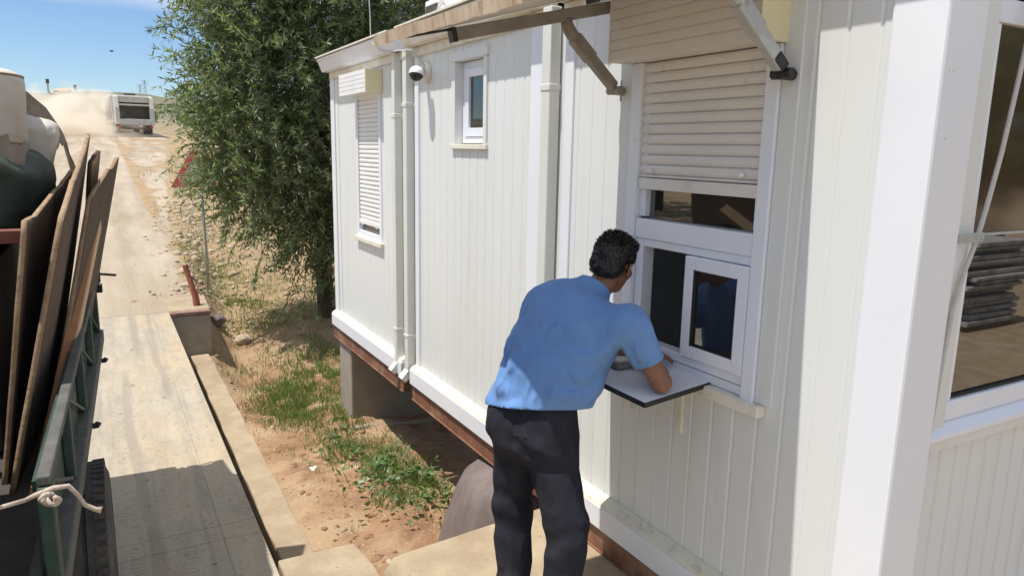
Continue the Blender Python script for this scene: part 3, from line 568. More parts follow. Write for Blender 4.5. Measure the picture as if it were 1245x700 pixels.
cb = MB(); pts = [(.52, FY - .045, 3.0), (.485, FY - .05, 2.7), (.455, FY - .045, 2.45), (.42, FY - .042, 2.2), (.375, FY - .04, 2.0), (.345, FY - .04, 1.9), (.30, FY - .038, 1.79), (.265, FY - .035, 1.66), (.250, FY - .032, 1.5), (.240, FY - .032, 1.35), (.225, FY - .032, 1.18), (.218, FY - .04, 1.13), (.218, FY - .02, .95), (.222, FY - .012, .5), (.222, FY - .012, .3)]
cb.tube(pts, .0085, 8); o = cb.build('power_cable', M['cable'], smooth=True); tag(o, 'pale electric cable hanging down beside the corner post and large window', 'cable')
cl = MB(); cl.box(.20, .345, FY - .062, FY - .056, 1.892, 1.925); cl.box(.20, .206, FY - .056, FY - .022, 1.892, 1.925)
cl.lathe([(0, .008), (.007, .007), (.008, 0)], (.30, FY - .062, 1.908), (0, -1, 0), 10); cl.lathe([(0, .008), (.007, .007), (.008, 0)], (.33, FY - .062, 1.908), (0, -1, 0), 10)
o = cl.build('cable_clip', M['steel'], bevel=.002); tag(o, 'small galvanised clip holding the pale cable at the corner post', 'clip')
# counter shelf
sh = thing('counter_shelf', 'small white shelf with black edge fixed below the serving window', 'shelf', (-.02, 2.55, 1.15))
b = MB(); sl = [(-.425, 2.185), (.0, 2.245), (.0, 2.98), (-.425, 2.95)]
b.v = [(x, y, 1.180 + .02 * (x < -.1) * 0) for x, y in sl] + [(x, y, 1.155) for x, y in sl]
b.v = [(x, y, z - .012 * (x < -.1)) for x, y, z in b.v]
b.f = [(0, 1, 2, 3), (7, 6, 5, 4)] + [(i, i + 4, (i + 1) % 4 + 4, (i + 1) % 4) for i in range(4)]; b.mi = [0, 1, 1, 1, 1, 1]
b.build('board', [M['paper'], M['black']], sh, bevel=.002)
for yy in (2.41, 2.80):
    k_ = MB(); k_.box(-.022, -.002, yy - .014, yy + .014, .885, 1.115); k_.box(-.30, -.052, yy - .012, yy + .012, 1.137, 1.146); k_.box(-.056, -.05, yy - .012, yy + .012, 1.09, 1.137); k_.tube([(-.013, yy, .955), (-.018, yy, .955)], .007, 8); k_.build('bracket', M['cream'], sh, bevel=.001)
it = thing('paper_tray', 'small grey tray of papers on the white shelf beside the man\'s arm', 'tray', (-.2, 2.66, 1.175))
b = MB(); b.box(-.27, -.10, 2.57, 2.78, 1.178, 1.205); b.build('tray', mat('grey_tray', (.20, .19, .17), (.27, .26, .24), 20, .7), it, bevel=.004)
b = MB()
for i in range(5): a_ = .004 * ((i * 7) % 3 - 1); b.box(-.262 + a_, -.108 + a_, 2.578 - a_, 2.772 - a_, 1.2055 + i * .0024, 1.2075 + i * .0024)
b.build('papers', mat('paper_sheets', (.62, .60, .55), rough=.8), it)

# ------------------------------------------------------------------ parked truck bed (left) and its load
TRK = Matrix.Translation((-2.418, 3.75, 0)) @ Matrix.Rotation(R_(-2.4), 4, 'Z') @ Matrix.Rotation(R_(1.9), 4, 'X')   # local: +y towards the tail, x=0 the right side plane
def tk(p): return tuple(TRK @ Vector(p))
class TB(MB):
    def build(s, *a, **k): s.v = [tk(p) for p in s.v]; return MB.build(s, *a, **k)
tr_ = thing('flatbed_truck', 'open truck bed with dark green steel side parked on the weighbridge', 'truck', (-3.5, 3.75, 0))
Y0, Y1 = -1.42, 1.45; ZT, ZB = 1.30, .935
s_ = TB(); s_.box(-.040, -.004, Y0 - .012, Y1, ZT - .03, ZT); s_.build('top_rail', M['greengrime'], tr_, bevel=.006)
s_ = TB(); s_.box(-.040, -.002, Y0 - .02, Y0 + .045, ZB - .03, ZT - .032); s_.build('front_post', M['green'], tr_, bevel=.005)
s_ = TB(); s_.box(-.066, -.012, Y1 - .06, Y1 - .002, ZB + .02, ZT - .037); s_.build('tail_post', M['green'], tr_, bevel=.005)
for yy in np.linspace(Y0, Y1, 5)[1:-1]:
    s_ = TB(); s_.prism([(yy - .022, ZB + .019), (yy + .022, ZB + .019), (yy + .016, ZT - .037), (yy - .016, ZT - .037)], 'x', -.045, -.012); s_.build('stake', M['green'], tr_, bevel=.004)
s_ = TB(); s_.box(-.058, -.046, Y0 + .047, Y1 - .062, ZB + .02, ZT - .037); s_.build('side_panel', M['green'], tr_)
yl = np.linspace(Y0, Y1, 5)
for i in range(4):
    s_ = TB(); s_.bar((-.030, yl[i] + .05, ZT - .045), (-.022, yl[i + 1] - .03, ZB + .03), .008, .014); s_.build('brace', M['green'], tr_)
s_ = TB(); s_.box(-.10, .004, Y0 - .02, Y1 + .03, ZB - .06, ZB + .018); s_.build('bed_edge', M['greengrime'], tr_, bevel=.008)
s_ = TB(); s_.box(-2.2, -.102, Y0 - .95, Y1 + .02, ZB - .06, ZB - .01); s_.build('bed_floor', M['darkcard'], tr_)
s_ = TB(); s_.box(-2.25, -2.19, Y0, Y1, ZB, ZT + .05); s_.build('far_side', M['green'], tr_)
s_ = TB(); s_.box(-2.2, -.15, Y0 - 1.0, Y0 - .955, ZB - .3, ZB + .25); s_.build('head_board', M['darkcard'], tr_)
s_ = TB(); s_.box(-1.55, -1.45, Y0 - 1.6, Y1, ZB - .22, ZB - .07); s_.box(-.75, -.65, Y0 - 1.6, Y1, ZB - .22, ZB - .07); s_.build('chassis', M['truckdark'], tr_)
# latch at the tail with its lever, two hooks
s_ = TB(); s_.tube([(-.03, Y1 - .03, ZT - .06), (-.0, Y1 + .0, ZT - .03), (.0, Y1 + .0, ZT + .03)], .016, 8); s_.tube([(.0, Y1, ZT + .015), (.10, Y1 + .03, ZT - .005)], .008, 8); s_.box(-.02, .02, Y1 - .03, Y1 + .02, ZT - .10, ZT - .05); s_.build('latch', M['black'], tr_, smooth=False)
for yy in (Y1 - .55, -.1):
    s_ = TB(); s_.tube([(.01, yy, ZB - .02), (.028, yy, ZB - .02), (.034, yy, ZB - .008)], .014, 10); s_.build('hook', M['black'], tr_)
def wheel(y, x0, x1, parent, R=.42):
    w_ = thing('wheel', None, None, (0, 0, 0)); w_.parent = parent; w_.matrix_parent_inverse = Matrix.Translation(-Vector(parent.location))
    c = ((x0 + x1) / 2, y, R); h = (x1 - x0) / 2
    pr = [(R * .58, -h * .92), (R * .86, -h), (R * .97, -h * .86), (R, -h * .6), (R, -h * .34), (R - .014, -h * .32), (R - .014, -h * .24), (R, -h * .22), (R, h * .22), (R - .014, h * .24), (R - .014, h * .32), (R, h * .34), (R, h * .6), (R * .97, h * .86), (R * .86, h), (R * .58, h * .92)]
    t = MB().lathe(pr, c, (1, 0, 0), 56)
    for a in np.arange(0, 2 * math.pi, 2 * math.pi / 64):      # shoulder tread blocks
        for sx in (-1, 1):
            ca_, sa2 = math.cos(a), math.sin(a); u = Vector((0, ca_, sa2)); v_ = Vector((0, -sa2, ca_)); cc = Vector(c) + u * (R + .002) + Vector((sx * h * .72, 0, 0))
            t.bar(cc - u * .012, cc + u * .003, .022, h * .34, up=(1, 0, 0))
    link('tyre', t.mesh(), M['tyre'], w_)
    link('rim', MB().lathe([(0, h * .3), (R * .2, h * .35), (R * .3, h * .5), (R * .5, h * .55), (R * .585, h * .9), (R * .58, -h * .9), (0, -h * .5)], c, (1, 0, 0), 32).mesh(), M['truckgrey'], w_, smooth=True)
    return w_
wheel(3.30, -2.62, -2.362, tr_); wheel(3.30, -4.35, -4.11, tr_)
rp = MB(); cr0 = tk((-.07, Y0 - .035, ZT - .11))
rp.tube([(-3.05, 2.06, 1.25), (-2.8, 2.15, 1.222), (-2.6, 2.24, 1.20), cr0 if 0 else (-2.545, 2.27, 1.195)], .0065, 8)
rp.tube([(-2.545, 2.27, 1.195), (-2.52, 2.265, 1.207), (-2.48, 2.27, 1.216), (-2.445, 2.29, 1.206), (-2.425, 2.30, 1.17), (-2.41, 2.31, 1.13), (-2.385, 2.32, 1.105), (-2.37, 2.32, 1.10)], [.007, .0075, .0075, .007, .0065, .0065, .007, .010], 8)
for q in range(3):
    rp.tube([(-2.497 + .015 * math.cos(a + q) + .008 * q, 2.262 + .011 * math.sin(2 * a) - .004 * q, 1.190 + .016 * math.sin(a + q * .7)) for a in np.linspace(0, 5.6, 14)], .0065, 8)
o = rp.build('rope', M['rope'], smooth=True); tag(o, 'knotted frayed cream rope tied to the front corner of the green truck side', 'rope')

def warped_board(name, label, pa, pb, pc, pd, th, seed, m, edge, cat='board', ragged=.02, curl=.004, group=None, ny=14, nz_=26):
    """board between four corner points: pa-pb bottom edge (near, far), pd-pc top edge; real thickness, ragged top, slight warp"""
    pa, pb, pc, pd = (np.array(p, float) for p in (pa, pb, pc, pd)); nrm = np.cross(pb - pa, pd - pa); nrm /= np.linalg.norm(nrm)
    if nrm[0] < 0: nrm = -nrm
    U, Vv = np.meshgrid(np.linspace(0, 1, ny), np.linspace(0, 1, nz_), indexing='ij')
    rag = ragged * fbm(U * 5 + seed, np.zeros_like(U), seed, 3); Vw = Vv * (1 + rag / max(np.linalg.norm(pd - pa), .1) * (Vv > .97))
    un = ragged * .35 * fbm(Vv * 9, np.full_like(Vv, seed * 1.7), 0, 3) * ((U < .01) | (U > .99)); Uw = U + un / max(np.linalg.norm(pb - pa), .1)
    P = (pa[None, None] * ((1 - Uw) * (1 - Vw))[..., None] + pb * (Uw * (1 - Vw))[..., None] + pc * (Uw * Vw)[..., None] + pd * ((1 - Uw) * Vw)[..., None])
    P = P + nrm * (curl * (np.sin(Vv * 2.6 + seed) * .6 + fbm(U * 1.3 + seed, Vv * 2, 0, 2) * .5))[..., None]
    A = P + nrm * th / 2; B = P - nrm * th / 2; idx = np.arange(ny * nz_).reshape(ny, nz_); n0 = ny * nz_
    q = [np.stack([idx[:-1, :-1], idx[1:, :-1], idx[1:, 1:], idx[:-1, 1:]], -1).reshape(-1, 4)]; q.append(q[0][:, ::-1] + n0)
    ring_ = np.concatenate([idx[:, 0], idx[-1, 1:], idx[-2::-1, -1], idx[0, -2:0:-1]]); r2 = np.roll(ring_, -1)
    e = np.stack([ring_, ring_ + n0, r2 + n0, r2], -1); nq = len(q[0]) * 2
    me = quads_mesh(np.concatenate([A.reshape(-1, 3), B.reshape(-1, 3)]), np.concatenate(q + [e]))
    o = link(name, me, [m, edge]); me.polygons.foreach_set('material_index', [0] * nq + [1] * (len(me.polygons) - nq))
    return tag(o, label, cat, group)
GB = 'broken boards standing in the truck bed'
warped_board('plywood_board', 'wide brown plywood sheet standing innermost in the truck bed beside the dark cartons', (-2.70, 3.12, .90), (-2.60, 4.75, .95), (-2.440, 4.75, 2.0), (-2.548, 3.10, 1.88), .018, 1, M['ply'], M['plyedge'], group=GB, ragged=.015, curl=.003)
warped_board('plywood_board', 'narrow ragged brown board with a torn near edge, second in from the truck side', (-2.665, 3.02, .90), (-2.575, 4.3, .95), (-2.340, 4.78, 2.20), (-2.438, 3.15, 1.90), .02, 4, M['ply'], M['plyedge'], group=GB, ragged=.02, curl=.004)
warped_board('plywood_board', 'tall splintered board with a pointed top leaning out over the truck tail', (-2.585, 3.45, .92), (-2.46, 5.0, .94), (-2.205, 4.88, 2.085), (-2.355, 4.20, 1.90), .02, 7, M['ply'], M['plyedge'], group=GB, ragged=.02, curl=.004)
warped_board('plywood_board', 'curled grey board strip with a rounded top between the two tall boards', (-2.50, 4.55, .92), (-2.48, 4.70, .94), (-2.285, 4.85, 2.125), (-2.325, 4.70, 2.06), .022, 9, M['plyedge'], M['ply'], group=GB, ragged=.012, curl=.015)
warped_board('plywood_board', 'dark board half hidden behind the orange timber at the truck side', (-2.64, 3.3, .90), (-2.58, 4.4, .92), (-2.475, 4.35, 1.60), (-2.53, 3.25, 1.50), .018, 12, M['darkcard'], M['ply'], group=GB)
tb = thing('timber_beam', 'orange sawn timber plank leaning along the green truck side', 'timber', (-2.6, 3.0, .9))
A_, B_ = Vector((-2.612, 2.92, .80)), Vector((-2.333, 4.62, 1.755))
mb = MB(); mb.bar(A_, B_, .045, .095, up=(.12, -.25, 1)); me = mb.mesh()
o = link('plank', me, M['timber'], tb, bevel=.003)
dv = (B_ - A_).normalized(); rt_ = dv.cross(Vector((.12, -.25, 1))).normalized()
mb = MB(); mb.bar(A_ + rt_ * .0245, B_ + rt_ * .0245, .004, .088, up=(.12, -.25, 1)); mb.build('sawn_face', M['timberside'], tb)
mb = MB(); mb.bar(B_ - dv * .16 - rt_ * .004, B_ - dv * .06 - rt_ * .004, .05, .1, up=(.12, -.25, 1)); mb.build('grey_band', M['plastic'], tb)

def blob(name, label, cat, c, s, seed, m, rot=0, sq=3.2, amp=.05, res=36, group=None, tilt=0):
    """soft packed bale: superellipsoid with sagging folds"""
    u = np.linspace(-math.pi / 2, math.pi / 2, res); v = np.linspace(-math.pi, math.pi, res * 2); U, Vv = np.meshgrid(u, v, indexing='ij'); e = 2 / sq
    f = lambda t: np.sign(t) * np.abs(t) ** e
    X = f(np.cos(U)) * f(np.cos(Vv)); Yy = f(np.cos(U)) * f(np.sin(Vv)); Z = f(np.sin(U))
    d_ = 1 + amp * fbm(X * 1.6 + seed, Yy * 1.6, Z * 1.6, 4) + amp * .35 * np.sin(9 * (Z + .5 * X + .4 * fbm(X * 2, Yy * 2, Z * 2 + seed, 2)))
    P = np.stack([X * s[0] * d_, Yy * s[1] * d_, Z * s[2] * d_], -1)
    Rm = np.array(Matrix.Rotation(rot, 3, 'Z') @ Matrix.Rotation(tilt, 3, 'Y')); P = P @ Rm.T + np.array(c)
    o = link(name, grid_mesh(P, res, res * 2), m, smooth=True); return tag(o, label, cat, group)
GS = 'white bales on the truck load'
blob('white_bale', 'big rounded dusty white bale on top of the truck load at the left edge', 'bale', (-2.99, 4.36, 2.32), (.385, .48, .19), 2, M['sack'], rot=R_(6), sq=9, amp=.022, group=GS, tilt=R_(4))
bale = bpy.data.objects['white_bale']; vb = np.array([v.co for v in bale.data.vertices]).reshape(36, 72, 3); cc_ = vb.mean((0, 1))
for row in (15, 22): MB().tube([tuple(cc_ + (p - cc_) * 1.006) for p in vb[row][::2]], .005, 6, cap=False).build('strap', M['wood'], bale, smooth=True)
blob('white_bale', 'smaller pale bale wrapped in torn plastic beside the big white bale', 'bale', (-2.64, 4.75, 2.13), (.135, .42, .17), 5, M['sack'], rot=R_(4), sq=6, amp=.04, group=GS, tilt=R_(14))
# plastic wrap hanging over the pale bales
def drape(name, label, cat, pts_top, drop, seed, m, out=.06, rag=.10, n=46, k=30):
    T = np.array(pts_top, float); t = np.linspace(0, 1, n); tt = np.linspace(0, 1, len(T)); top = np.stack([np.interp(t, tt, T[:, i]) for i in range(3)], -1)
    S = np.linspace(0, 1, k); dr = drop * (1 + rag * 2.2 * fbm(t * 6 + seed, 0, 0, 4))
    P = np.zeros((n, k, 3))
    for i in range(n):
        for j in range(k):
            s = S[j]; P[i, j] = top[i] + np.array([out * math.sin(s * 1.7), 0, -dr[i] * s])
    f = fbm(P[..., 1] * 6 + seed, P[..., 2] * 3, 2, 3); P[..., 0] += .03 * f * S[None, :] ** .7; P[..., 1] += .02 * fbm(P[..., 1] * 5, P[..., 2] * 6, seed, 2)
    o = link(name, grid_mesh(P, n, k), m, smooth=True); so_ = o.modifiers.new('thick', 'SOLIDIFY'); so_.thickness = .004; return tag(o, label, cat)
drape('plastic_sheet', 'torn grey-brown plastic sheet hanging over the pale bales on the truck', 'plastic sheet', [(-2.70, 4.55, 2.50), (-2.60, 4.62, 2.42), (-2.53, 4.72, 2.35), (-2.50, 4.95, 2.28), (-2.48, 5.2, 2.16)], .22, 3, M['plastic'], out=.03, rag=.22)
drape('torn_plastic_strip', 'ragged brown plastic strip trailing below the big white bale', 'plastic sheet', [(-2.92, 3.86, 2.16), (-2.78, 3.86, 2.15), (-2.66, 3.90, 2.19), (-2.60, 3.98, 2.22)], .14, 8, M['plastic'], out=.02, rag=.22, n=30, k=16)
blob('tarpaulin', 'dark green tarpaulin bundle under the white bales in the truck bed', 'tarpaulin', (-3.06, 4.45, 1.93), (.55, .66, .25), 11, M['tarp'], sq=4, amp=.06)
o = MB().box(-3.5, -2.56, 3.22, 3.28, 1.795, 1.845).build('red_bar', M['redbar'], bevel=.004); tag(o, 'rusty red bar lying across the dark cartons below the green tarpaulin', 'bar')
GC = 'dark cartons in the truck bed'
def carton(label, x0, x1, y0, y1, z0, z1, s):
    t_ = thing('carton', label, 'carton', ((x0 + x1) / 2, (y0 + y1) / 2, z0), GC)
    MB().box(x0, x1, y0, y1, z0, z1).build('box', M['darkcard'], t_, bevel=.012)
    MB().box(x0 + .02, (x0 + x1) / 2 - .003, y0 + .01, y1 - .01, z1 + .001, z1 + .006).build('flap', M['darkcard'], t_); MB().box((x0 + x1) / 2 + .003, x1 - .02, y0 + .01, y1 - .01, z1 + .001, z1 + .006).build('flap', M['darkcard'], t_)
carton('dark carton standing behind the red bar in the truck bed', -3.4, -2.72, 3.4, 4.9, .93, 1.66, 1)
carton('dark carton stack standing at the front left of the truck bed', -3.7, -2.80, 1.5, 3.05, .93, 1.78, 2)
carton('dark carton at the far left of the truck bed under the red bar', -4.3, -3.45, 2.9, 4.9, .93, 1.70, 3)

# ------------------------------------------------------------------ the man (implicit surfaces meshed with surface nets)
class SDF:
    def __init__(s, lo, hi, h):
        s.lo = np.array(lo, float); s.h = h; s.n = np.ceil((np.array(hi) - s.lo) / h).astype(int) + 1; s.D = np.full(s.n, .25, np.float32)
        s.ax = [s.lo[i] + h * np.arange(s.n[i]) for i in range(3)]
    def sub(s, lo, hi, pad=.07):
        a = np.clip(np.floor((np.array(lo) - pad - s.lo) / s.h).astype(int), 0, s.n - 1); b = np.clip(np.ceil((np.array(hi) + pad - s.lo) / s.h).astype(int) + 1, 1, s.n)
        sl = tuple(slice(a[i], b[i]) for i in range(3)); g = np.meshgrid(*[s.ax[i][sl[i]] for i in range(3)], indexing='ij'); return sl, g
    def put(s, sl, d, k):
        o = s.D[sl]; h = np.clip(.5 + .5 * (o - d) / k, 0, 1); s.D[sl] = o * (1 - h) + d * h - k * h * (1 - h)
    def cap(s, p, q, r0, r1, k=.02):                     # tapered capsule
        p, q = np.array(p, float), np.array(q, float); m = max(r0, r1); sl, g = s.sub(np.minimum(p, q) - m, np.maximum(p, q) + m)
        ba = q - p; L2 = ba @ ba; pa = [g[i] - p[i] for i in range(3)]; t = np.clip(sum(pa[i] * ba[i] for i in range(3)) / L2, 0, 1)
        d = np.sqrt(sum((pa[i] - ba[i] * t) ** 2 for i in range(3))) - (r0 + (r1 - r0) * t); s.put(sl, d, k); return s
    def ell(s, c, r, ax=None, k=.02, neg=False):         # oriented ellipsoid, ax = rows of local axes
        c = np.array(c, float); A = np.eye(3) if ax is None else np.array(ax); m = max(r); sl, g = s.sub(c - m, c + m); p = [g[i] - c[i] for i in range(3)]
        l = [sum(A[j][i] * p[i] for i in range(3)) / r[j] for j in range(3)]; k0 = np.sqrt(sum(x * x for x in l)) + 1e-9
        l2 = [l[j] / r[j] for j in range(3)]; k1 = np.sqrt(sum(x * x for x in l2)) + 1e-9; d = k0 * (k0 - 1) / k1
        if neg:
            o = s.D[sl]; h = np.clip(.5 - .5 * (o + d) / k, 0, 1); s.D[sl] = o * (1 - h) - d * h + k * h * (1 - h)
        else: s.put(sl, d, k)
        return s
    def ecap(s, p, q, a0, a1, b0, b1, lat, k=.03):       # capsule with elliptical section: a along 'lat', b across it
        p, q = np.array(p, float), np.array(q, float); m = max(a0, a1, b0, b1); sl, g = s.sub(np.minimum(p, q) - m, np.maximum(p, q) + m)
        ba = q - p; Ln = np.linalg.norm(ba); w_ = ba / Ln; lat = np.array(lat, float); u = lat - w_ * (lat @ w_); u /= np.linalg.norm(u); v = np.cross(w_, u)
        P = [g[i] - p[i] for i in range(3)]; dt = lambda e: sum(P[i] * e[i] for i in range(3)); tw = dt(w_); t = np.clip(tw / Ln, 0, 1); over = tw - t * Ln
        a = a0 + (a1 - a0) * t; b = b0 + (b1 - b0) * t; mn = np.minimum(a, b)
        d = (np.sqrt((dt(u) / a) ** 2 + (dt(v) / b) ** 2 + (over / mn) ** 2) - 1) * mn; s.put(sl, d, k); return s
    def cut(s, p, nrm, lo=None, hi=None):                # keep the side against nrm
        nrm = np.array(nrm, float) / np.linalg.norm(nrm); sl, g = s.sub(lo, hi, 0) if lo is not None else s.sub(s.lo, s.lo + s.n * s.h, 0)
        d = sum((g[i] - p[i]) * nrm[i] for i in range(3)); s.D[sl] = np.maximum(s.D[sl], d); return s
    def disp(s, fn):
        g = np.meshgrid(*s.ax, indexing='ij'); m = np.abs(s.D) < .06; s.D[m] += fn(g[0][m], g[1][m], g[2][m]); return s
    def mesh(s):
        D = s.D.astype(np.float64); S = D < 0; n = s.n; c = n - 1; acc = np.zeros((*c, 3)); cnt = np.zeros(c)
        for ax in range(3):
            o1, o2 = [i for i in range(3) if i != ax]
            for a in (0, 1):
                for b in (0, 1):
                    s0 = [None] * 3; s1 = [None] * 3
                    s0[ax] = slice(0, -1); s1[ax] = slice(1, None)
                    for o, e in ((o1, a), (o2, b)): s0[o] = slice(e, n[o] - 1 + e); s1[o] = s0[o]
                    d0, d1 = D[tuple(s0)], D[tuple(s1)]; m = (d0 < 0) != (d1 < 0); t = np.where(m, d0 / np.where(m, d0 - d1, 1), 0)
                    cnt += m
                    acc[..., ax] += np.where(m, t, 0); acc[..., o1] += np.where(m, a, 0); acc[..., o2] += np.where(m, b, 0)
        on = cnt > 0; idx = -np.ones(c, np.int64); idx[on] = np.arange(on.sum()); ii = np.argwhere(on)
        V = (ii + acc[on] / cnt[on][:, None]) * s.h + s.lo; Q = []
        for ax in range(3):
            o1, o2 = (ax + 1) % 3, (ax + 2) % 3; s0 = [slice(None)] * 3; s1 = [slice(None)] * 3; s0[ax] = slice(0, -1); s1[ax] = slice(1, None)
            A, B = S[tuple(s0)], S[tuple(s1)]; e = np.argwhere(A != B); e = e[(e[:, o1] > 0) & (e[:, o2] > 0) & (e[:, o1] < c[o1]) & (e[:, o2] < c[o2])]
            fl = A[tuple(e.T)]; q = []
            for da, db in ((-1, -1), (0, -1), (0, 0), (-1, 0)):
                f = e.copy(); f[:, o1] += da; f[:, o2] += db; q.append(idx[tuple(f.T)])
            q = np.stack(q, -1); q[~fl] = q[~fl][:, ::-1]; Q.append(q)
        Q = np.concatenate(Q); return quads_mesh(V, Q[(Q >= 0).all(1)])
def nrm(v): v = np.array(v, float); return v / np.linalg.norm(v)
man = thing('person', 'man in a blue t-shirt and dark trousers leaning on the shelf of the serving window', 'person', (-.65, 2.56, 0))
pel = np.array((-.665, 2.665, 1.02)); chest = np.array((-.535, 2.575, 1.40)); sR = np.array((-.425, 2.315, 1.475)); sL = np.array((-.575, 2.755, 1.475)); nk = np.array((-.42, 2.58, 1.545))
hR, hL = np.array((-.625, 2.585, .96)), np.array((-.70, 2.745, .96)); kR, kL = np.array((-.605, 2.455, .52)), np.array((-.685, 2.80, .52)); aR, aL = np.array((-.635, 2.43, .09)), np.array((-.70, 2.72, .09))
eR = np.array((-.300, 2.235, 1.222)); wR = np.array((-.165, 2.45, 1.228)); eL = np.array((-.29, 2.80, 1.225)); wL = np.array((-.10, 2.60, 1.230))
hc = np.array((-.300, 2.600, 1.672)); fh = nrm((.84, .44, -.22)); up = nrm(np.array((.12, -.14, .98)) - fh * (np.array((.12, -.14, .98)) @ fh)); rt = np.cross(fh, up); HA = [rt, fh, up]
HS = 1.10
def hp(r, f, u): return hc + (rt * r + fh * f + up * u) * HS
# body: one continuous skin mesh
B = SDF((-.95, 2.05, .0), (.02, 3.10, 1.93), .0075)
fb = nrm((.93, .35, 0)); latb = nrm((sL - sR))
B.ecap(pel, chest, .15, .15, .10, .11, latb, .04).ecap(chest, (sR + sL) / 2 + np.array((0, 0, -.02)), .15, .13, .10, .075, latb, .04)
B.cap(sR, sL, .055, .055, .04).cap(nk + np.array((-.02, .01, -.04)), hp(0, -.025, -.06), .062, .058, .03)
for s0, e0, w0 in ((sR, eR, wR), (sL, eL, wL)):
    B.cap(s0, e0, .054, .041, .02).cap(e0, e0 + (w0 - e0) * .35, .041, .044, .02).cap(e0 + (w0 - e0) * .35, w0, .044, .027, .02)
for h0, k0, a0 in ((hR, kR, aR), (hL, kL, aL)): B.cap(h0, k0, .075, .052, .03).cap(k0, a0, .05, .036, .03).cap(a0 + np.array((0, 0, -.04)), a0 + np.array((.13, .04, -.06)), .035, .03, .02)
# head
B.ell(hp(0, -.012, .032), (0.0814, 0.1056, 0.0968), HA, .02).ell(hp(0, .035, -.035), (0.0638, 0.0682, 0.0858), HA, .025).ell(hp(0, .058, -.088), (0.0396, 0.0374, 0.0286), HA, .02)
B.cap(hp(0, .088, .012), hp(0, .116, -.028), .011, .015, .008).ell(hp(0, .106, -.033), (0.0209, 0.0154, 0.0110), HA, .006)
B.cap(hp(-.034, .078, .022), hp(.034, .078, .022), .013, .013, .015).ell(hp(.045, .062, -.02), (0.0220, 0.0220, 0.0198), HA, .02).ell(hp(-.045, .062, -.02), (0.0220, 0.0220, 0.0198), HA, .02)
for s in (-1, 1): B.ell(hp(.031 * s, .092, .003), (0.0165, 0.0132, 0.0110), HA, .006, neg=True)
B.cap(hp(-.022, .094, -.064), hp(.022, .094, -.064), .0075, .0075, .006).cap(hp(-.018, .092, -.076), hp(.018, .092, -.076), .008, .008, .006)
for s in (-1, 1):
    ec = hp(.079 * s, -.012, -.006)
    for a in np.linspace(-.4, 3.6, 7):
        b_ = a + .65; f_ = lambda t: ec + fh * (-.016 * math.sin(t) - .004) + up * (.030 * math.cos(t)) + rt * s * (.006 + .004 * math.sin(t)); B.cap(f_(a), f_(b_), .0062, .0062, .004)
    B.ell(ec + rt * s * .001, (.006, .015, .024), HA, .006).ell(ec - up * .03 + fh * .002, (.006, .008, .009), HA, .006)
# hands: palm, four fingers, thumb
def hand(wp, d, nl, side, spread=.017):
    d = nrm(d); nl = nrm(np.array(nl) - d * (np.array(nl) @ d)); la = np.cross(d, nl) * side; pc = wp + d * .055
    B.ecap(wp + d * .015, wp + d * .085, .030, .040, .016, .015, la, .012)
    for i, ln in enumerate((.068, .078, .072, .056)):
        o_ = (i - 1.5) * -.0195; b0 = wp + d * .088 + la * o_; d1 = nrm(d - nl * .25 + la * o_ * 2); p1 = b0 + d1 * ln * .45; d2 = nrm(d1 - nl * .55); p2 = p1 + d2 * ln * .32; d3 = nrm(d2 - nl * .5); p3 = p2 + d3 * ln * .25
        B.cap(b0 - d * .02, p1, .0092, .0086, .005).cap(p1, p2, .0086, .0078, .003).cap(p2, p3, .0078, .0066, .003)
    t0 = wp + d * .03 + la * .030; t1 = t0 + nrm(d * .7 + la * .75 - nl * .2) * .036; t2 = t1 + nrm(d + la * .2 - nl * .35) * .03; B.cap(t0 - la * .012, t1, .0125, .0100, .008).cap(t1, t2, .0100, .0080, .003)
hand(wR, (.35, .9, .0), (0, 0, 1), -1); hand(wL, (.75, -.55, 0), (0, 0, 1), 1)
link('body', B.mesh(), M['skin'], man, smooth=True)
for s in (-1, 1):
    pr = [(.0105 * math.sin(a), .0105 * math.cos(a)) for a in np.linspace(.001, math.pi - .001, 10)]
    MB().lathe(pr, hp(.031 * s, .084, .003), tuple(fh), 14).build('eye', M['eye'], man, smooth=True)
# t-shirt
T = SDF((-.98, 2.05, .86), (-.18, 3.10, 1.72), .0085)
T.ecap(pel + np.array((0, 0, -.02)), pel + (chest - pel) * .5, .246, .226, .186, .174, latb, .04).ecap(pel + (chest - pel) * .5, chest + (chest - pel) * .1, .228, .240, .168, .155, latb, .06)
T.ecap(chest, (sR + sL) / 2 + np.array((-.005, 0, -.01)), .20, .165, .140, .098, latb, .05).ell(pel + (chest - pel) * .70 + latb * .150, (.10, .11, .17), None, .07).cap(sR + np.array((0, 0, -.008)), sL + np.array((0, 0, -.008)), .080, .080, .05)
T.ecap((sR + sL) / 2 + np.array((-.07, .0, -.13)), (sR + sL) / 2 + np.array((-.03, .03, .0)), .19, .15, .10, .085, latb, .05).ell((sL + nk) / 2 + np.array((-.02, -.01, -.02)), (.10, .15, .085), None, .06)
for s0, e0 in ((sR, eR), (sL, eL)):
    q = s0 + (e0 - s0) * .74; dd = nrm(e0 - s0); T.cap(s0, q, .078, .071, .035)
T.cap(nk + np.array((-.03, .012, -.05)), nk + np.array((.0, .004, .02)), .10, .082, .04)
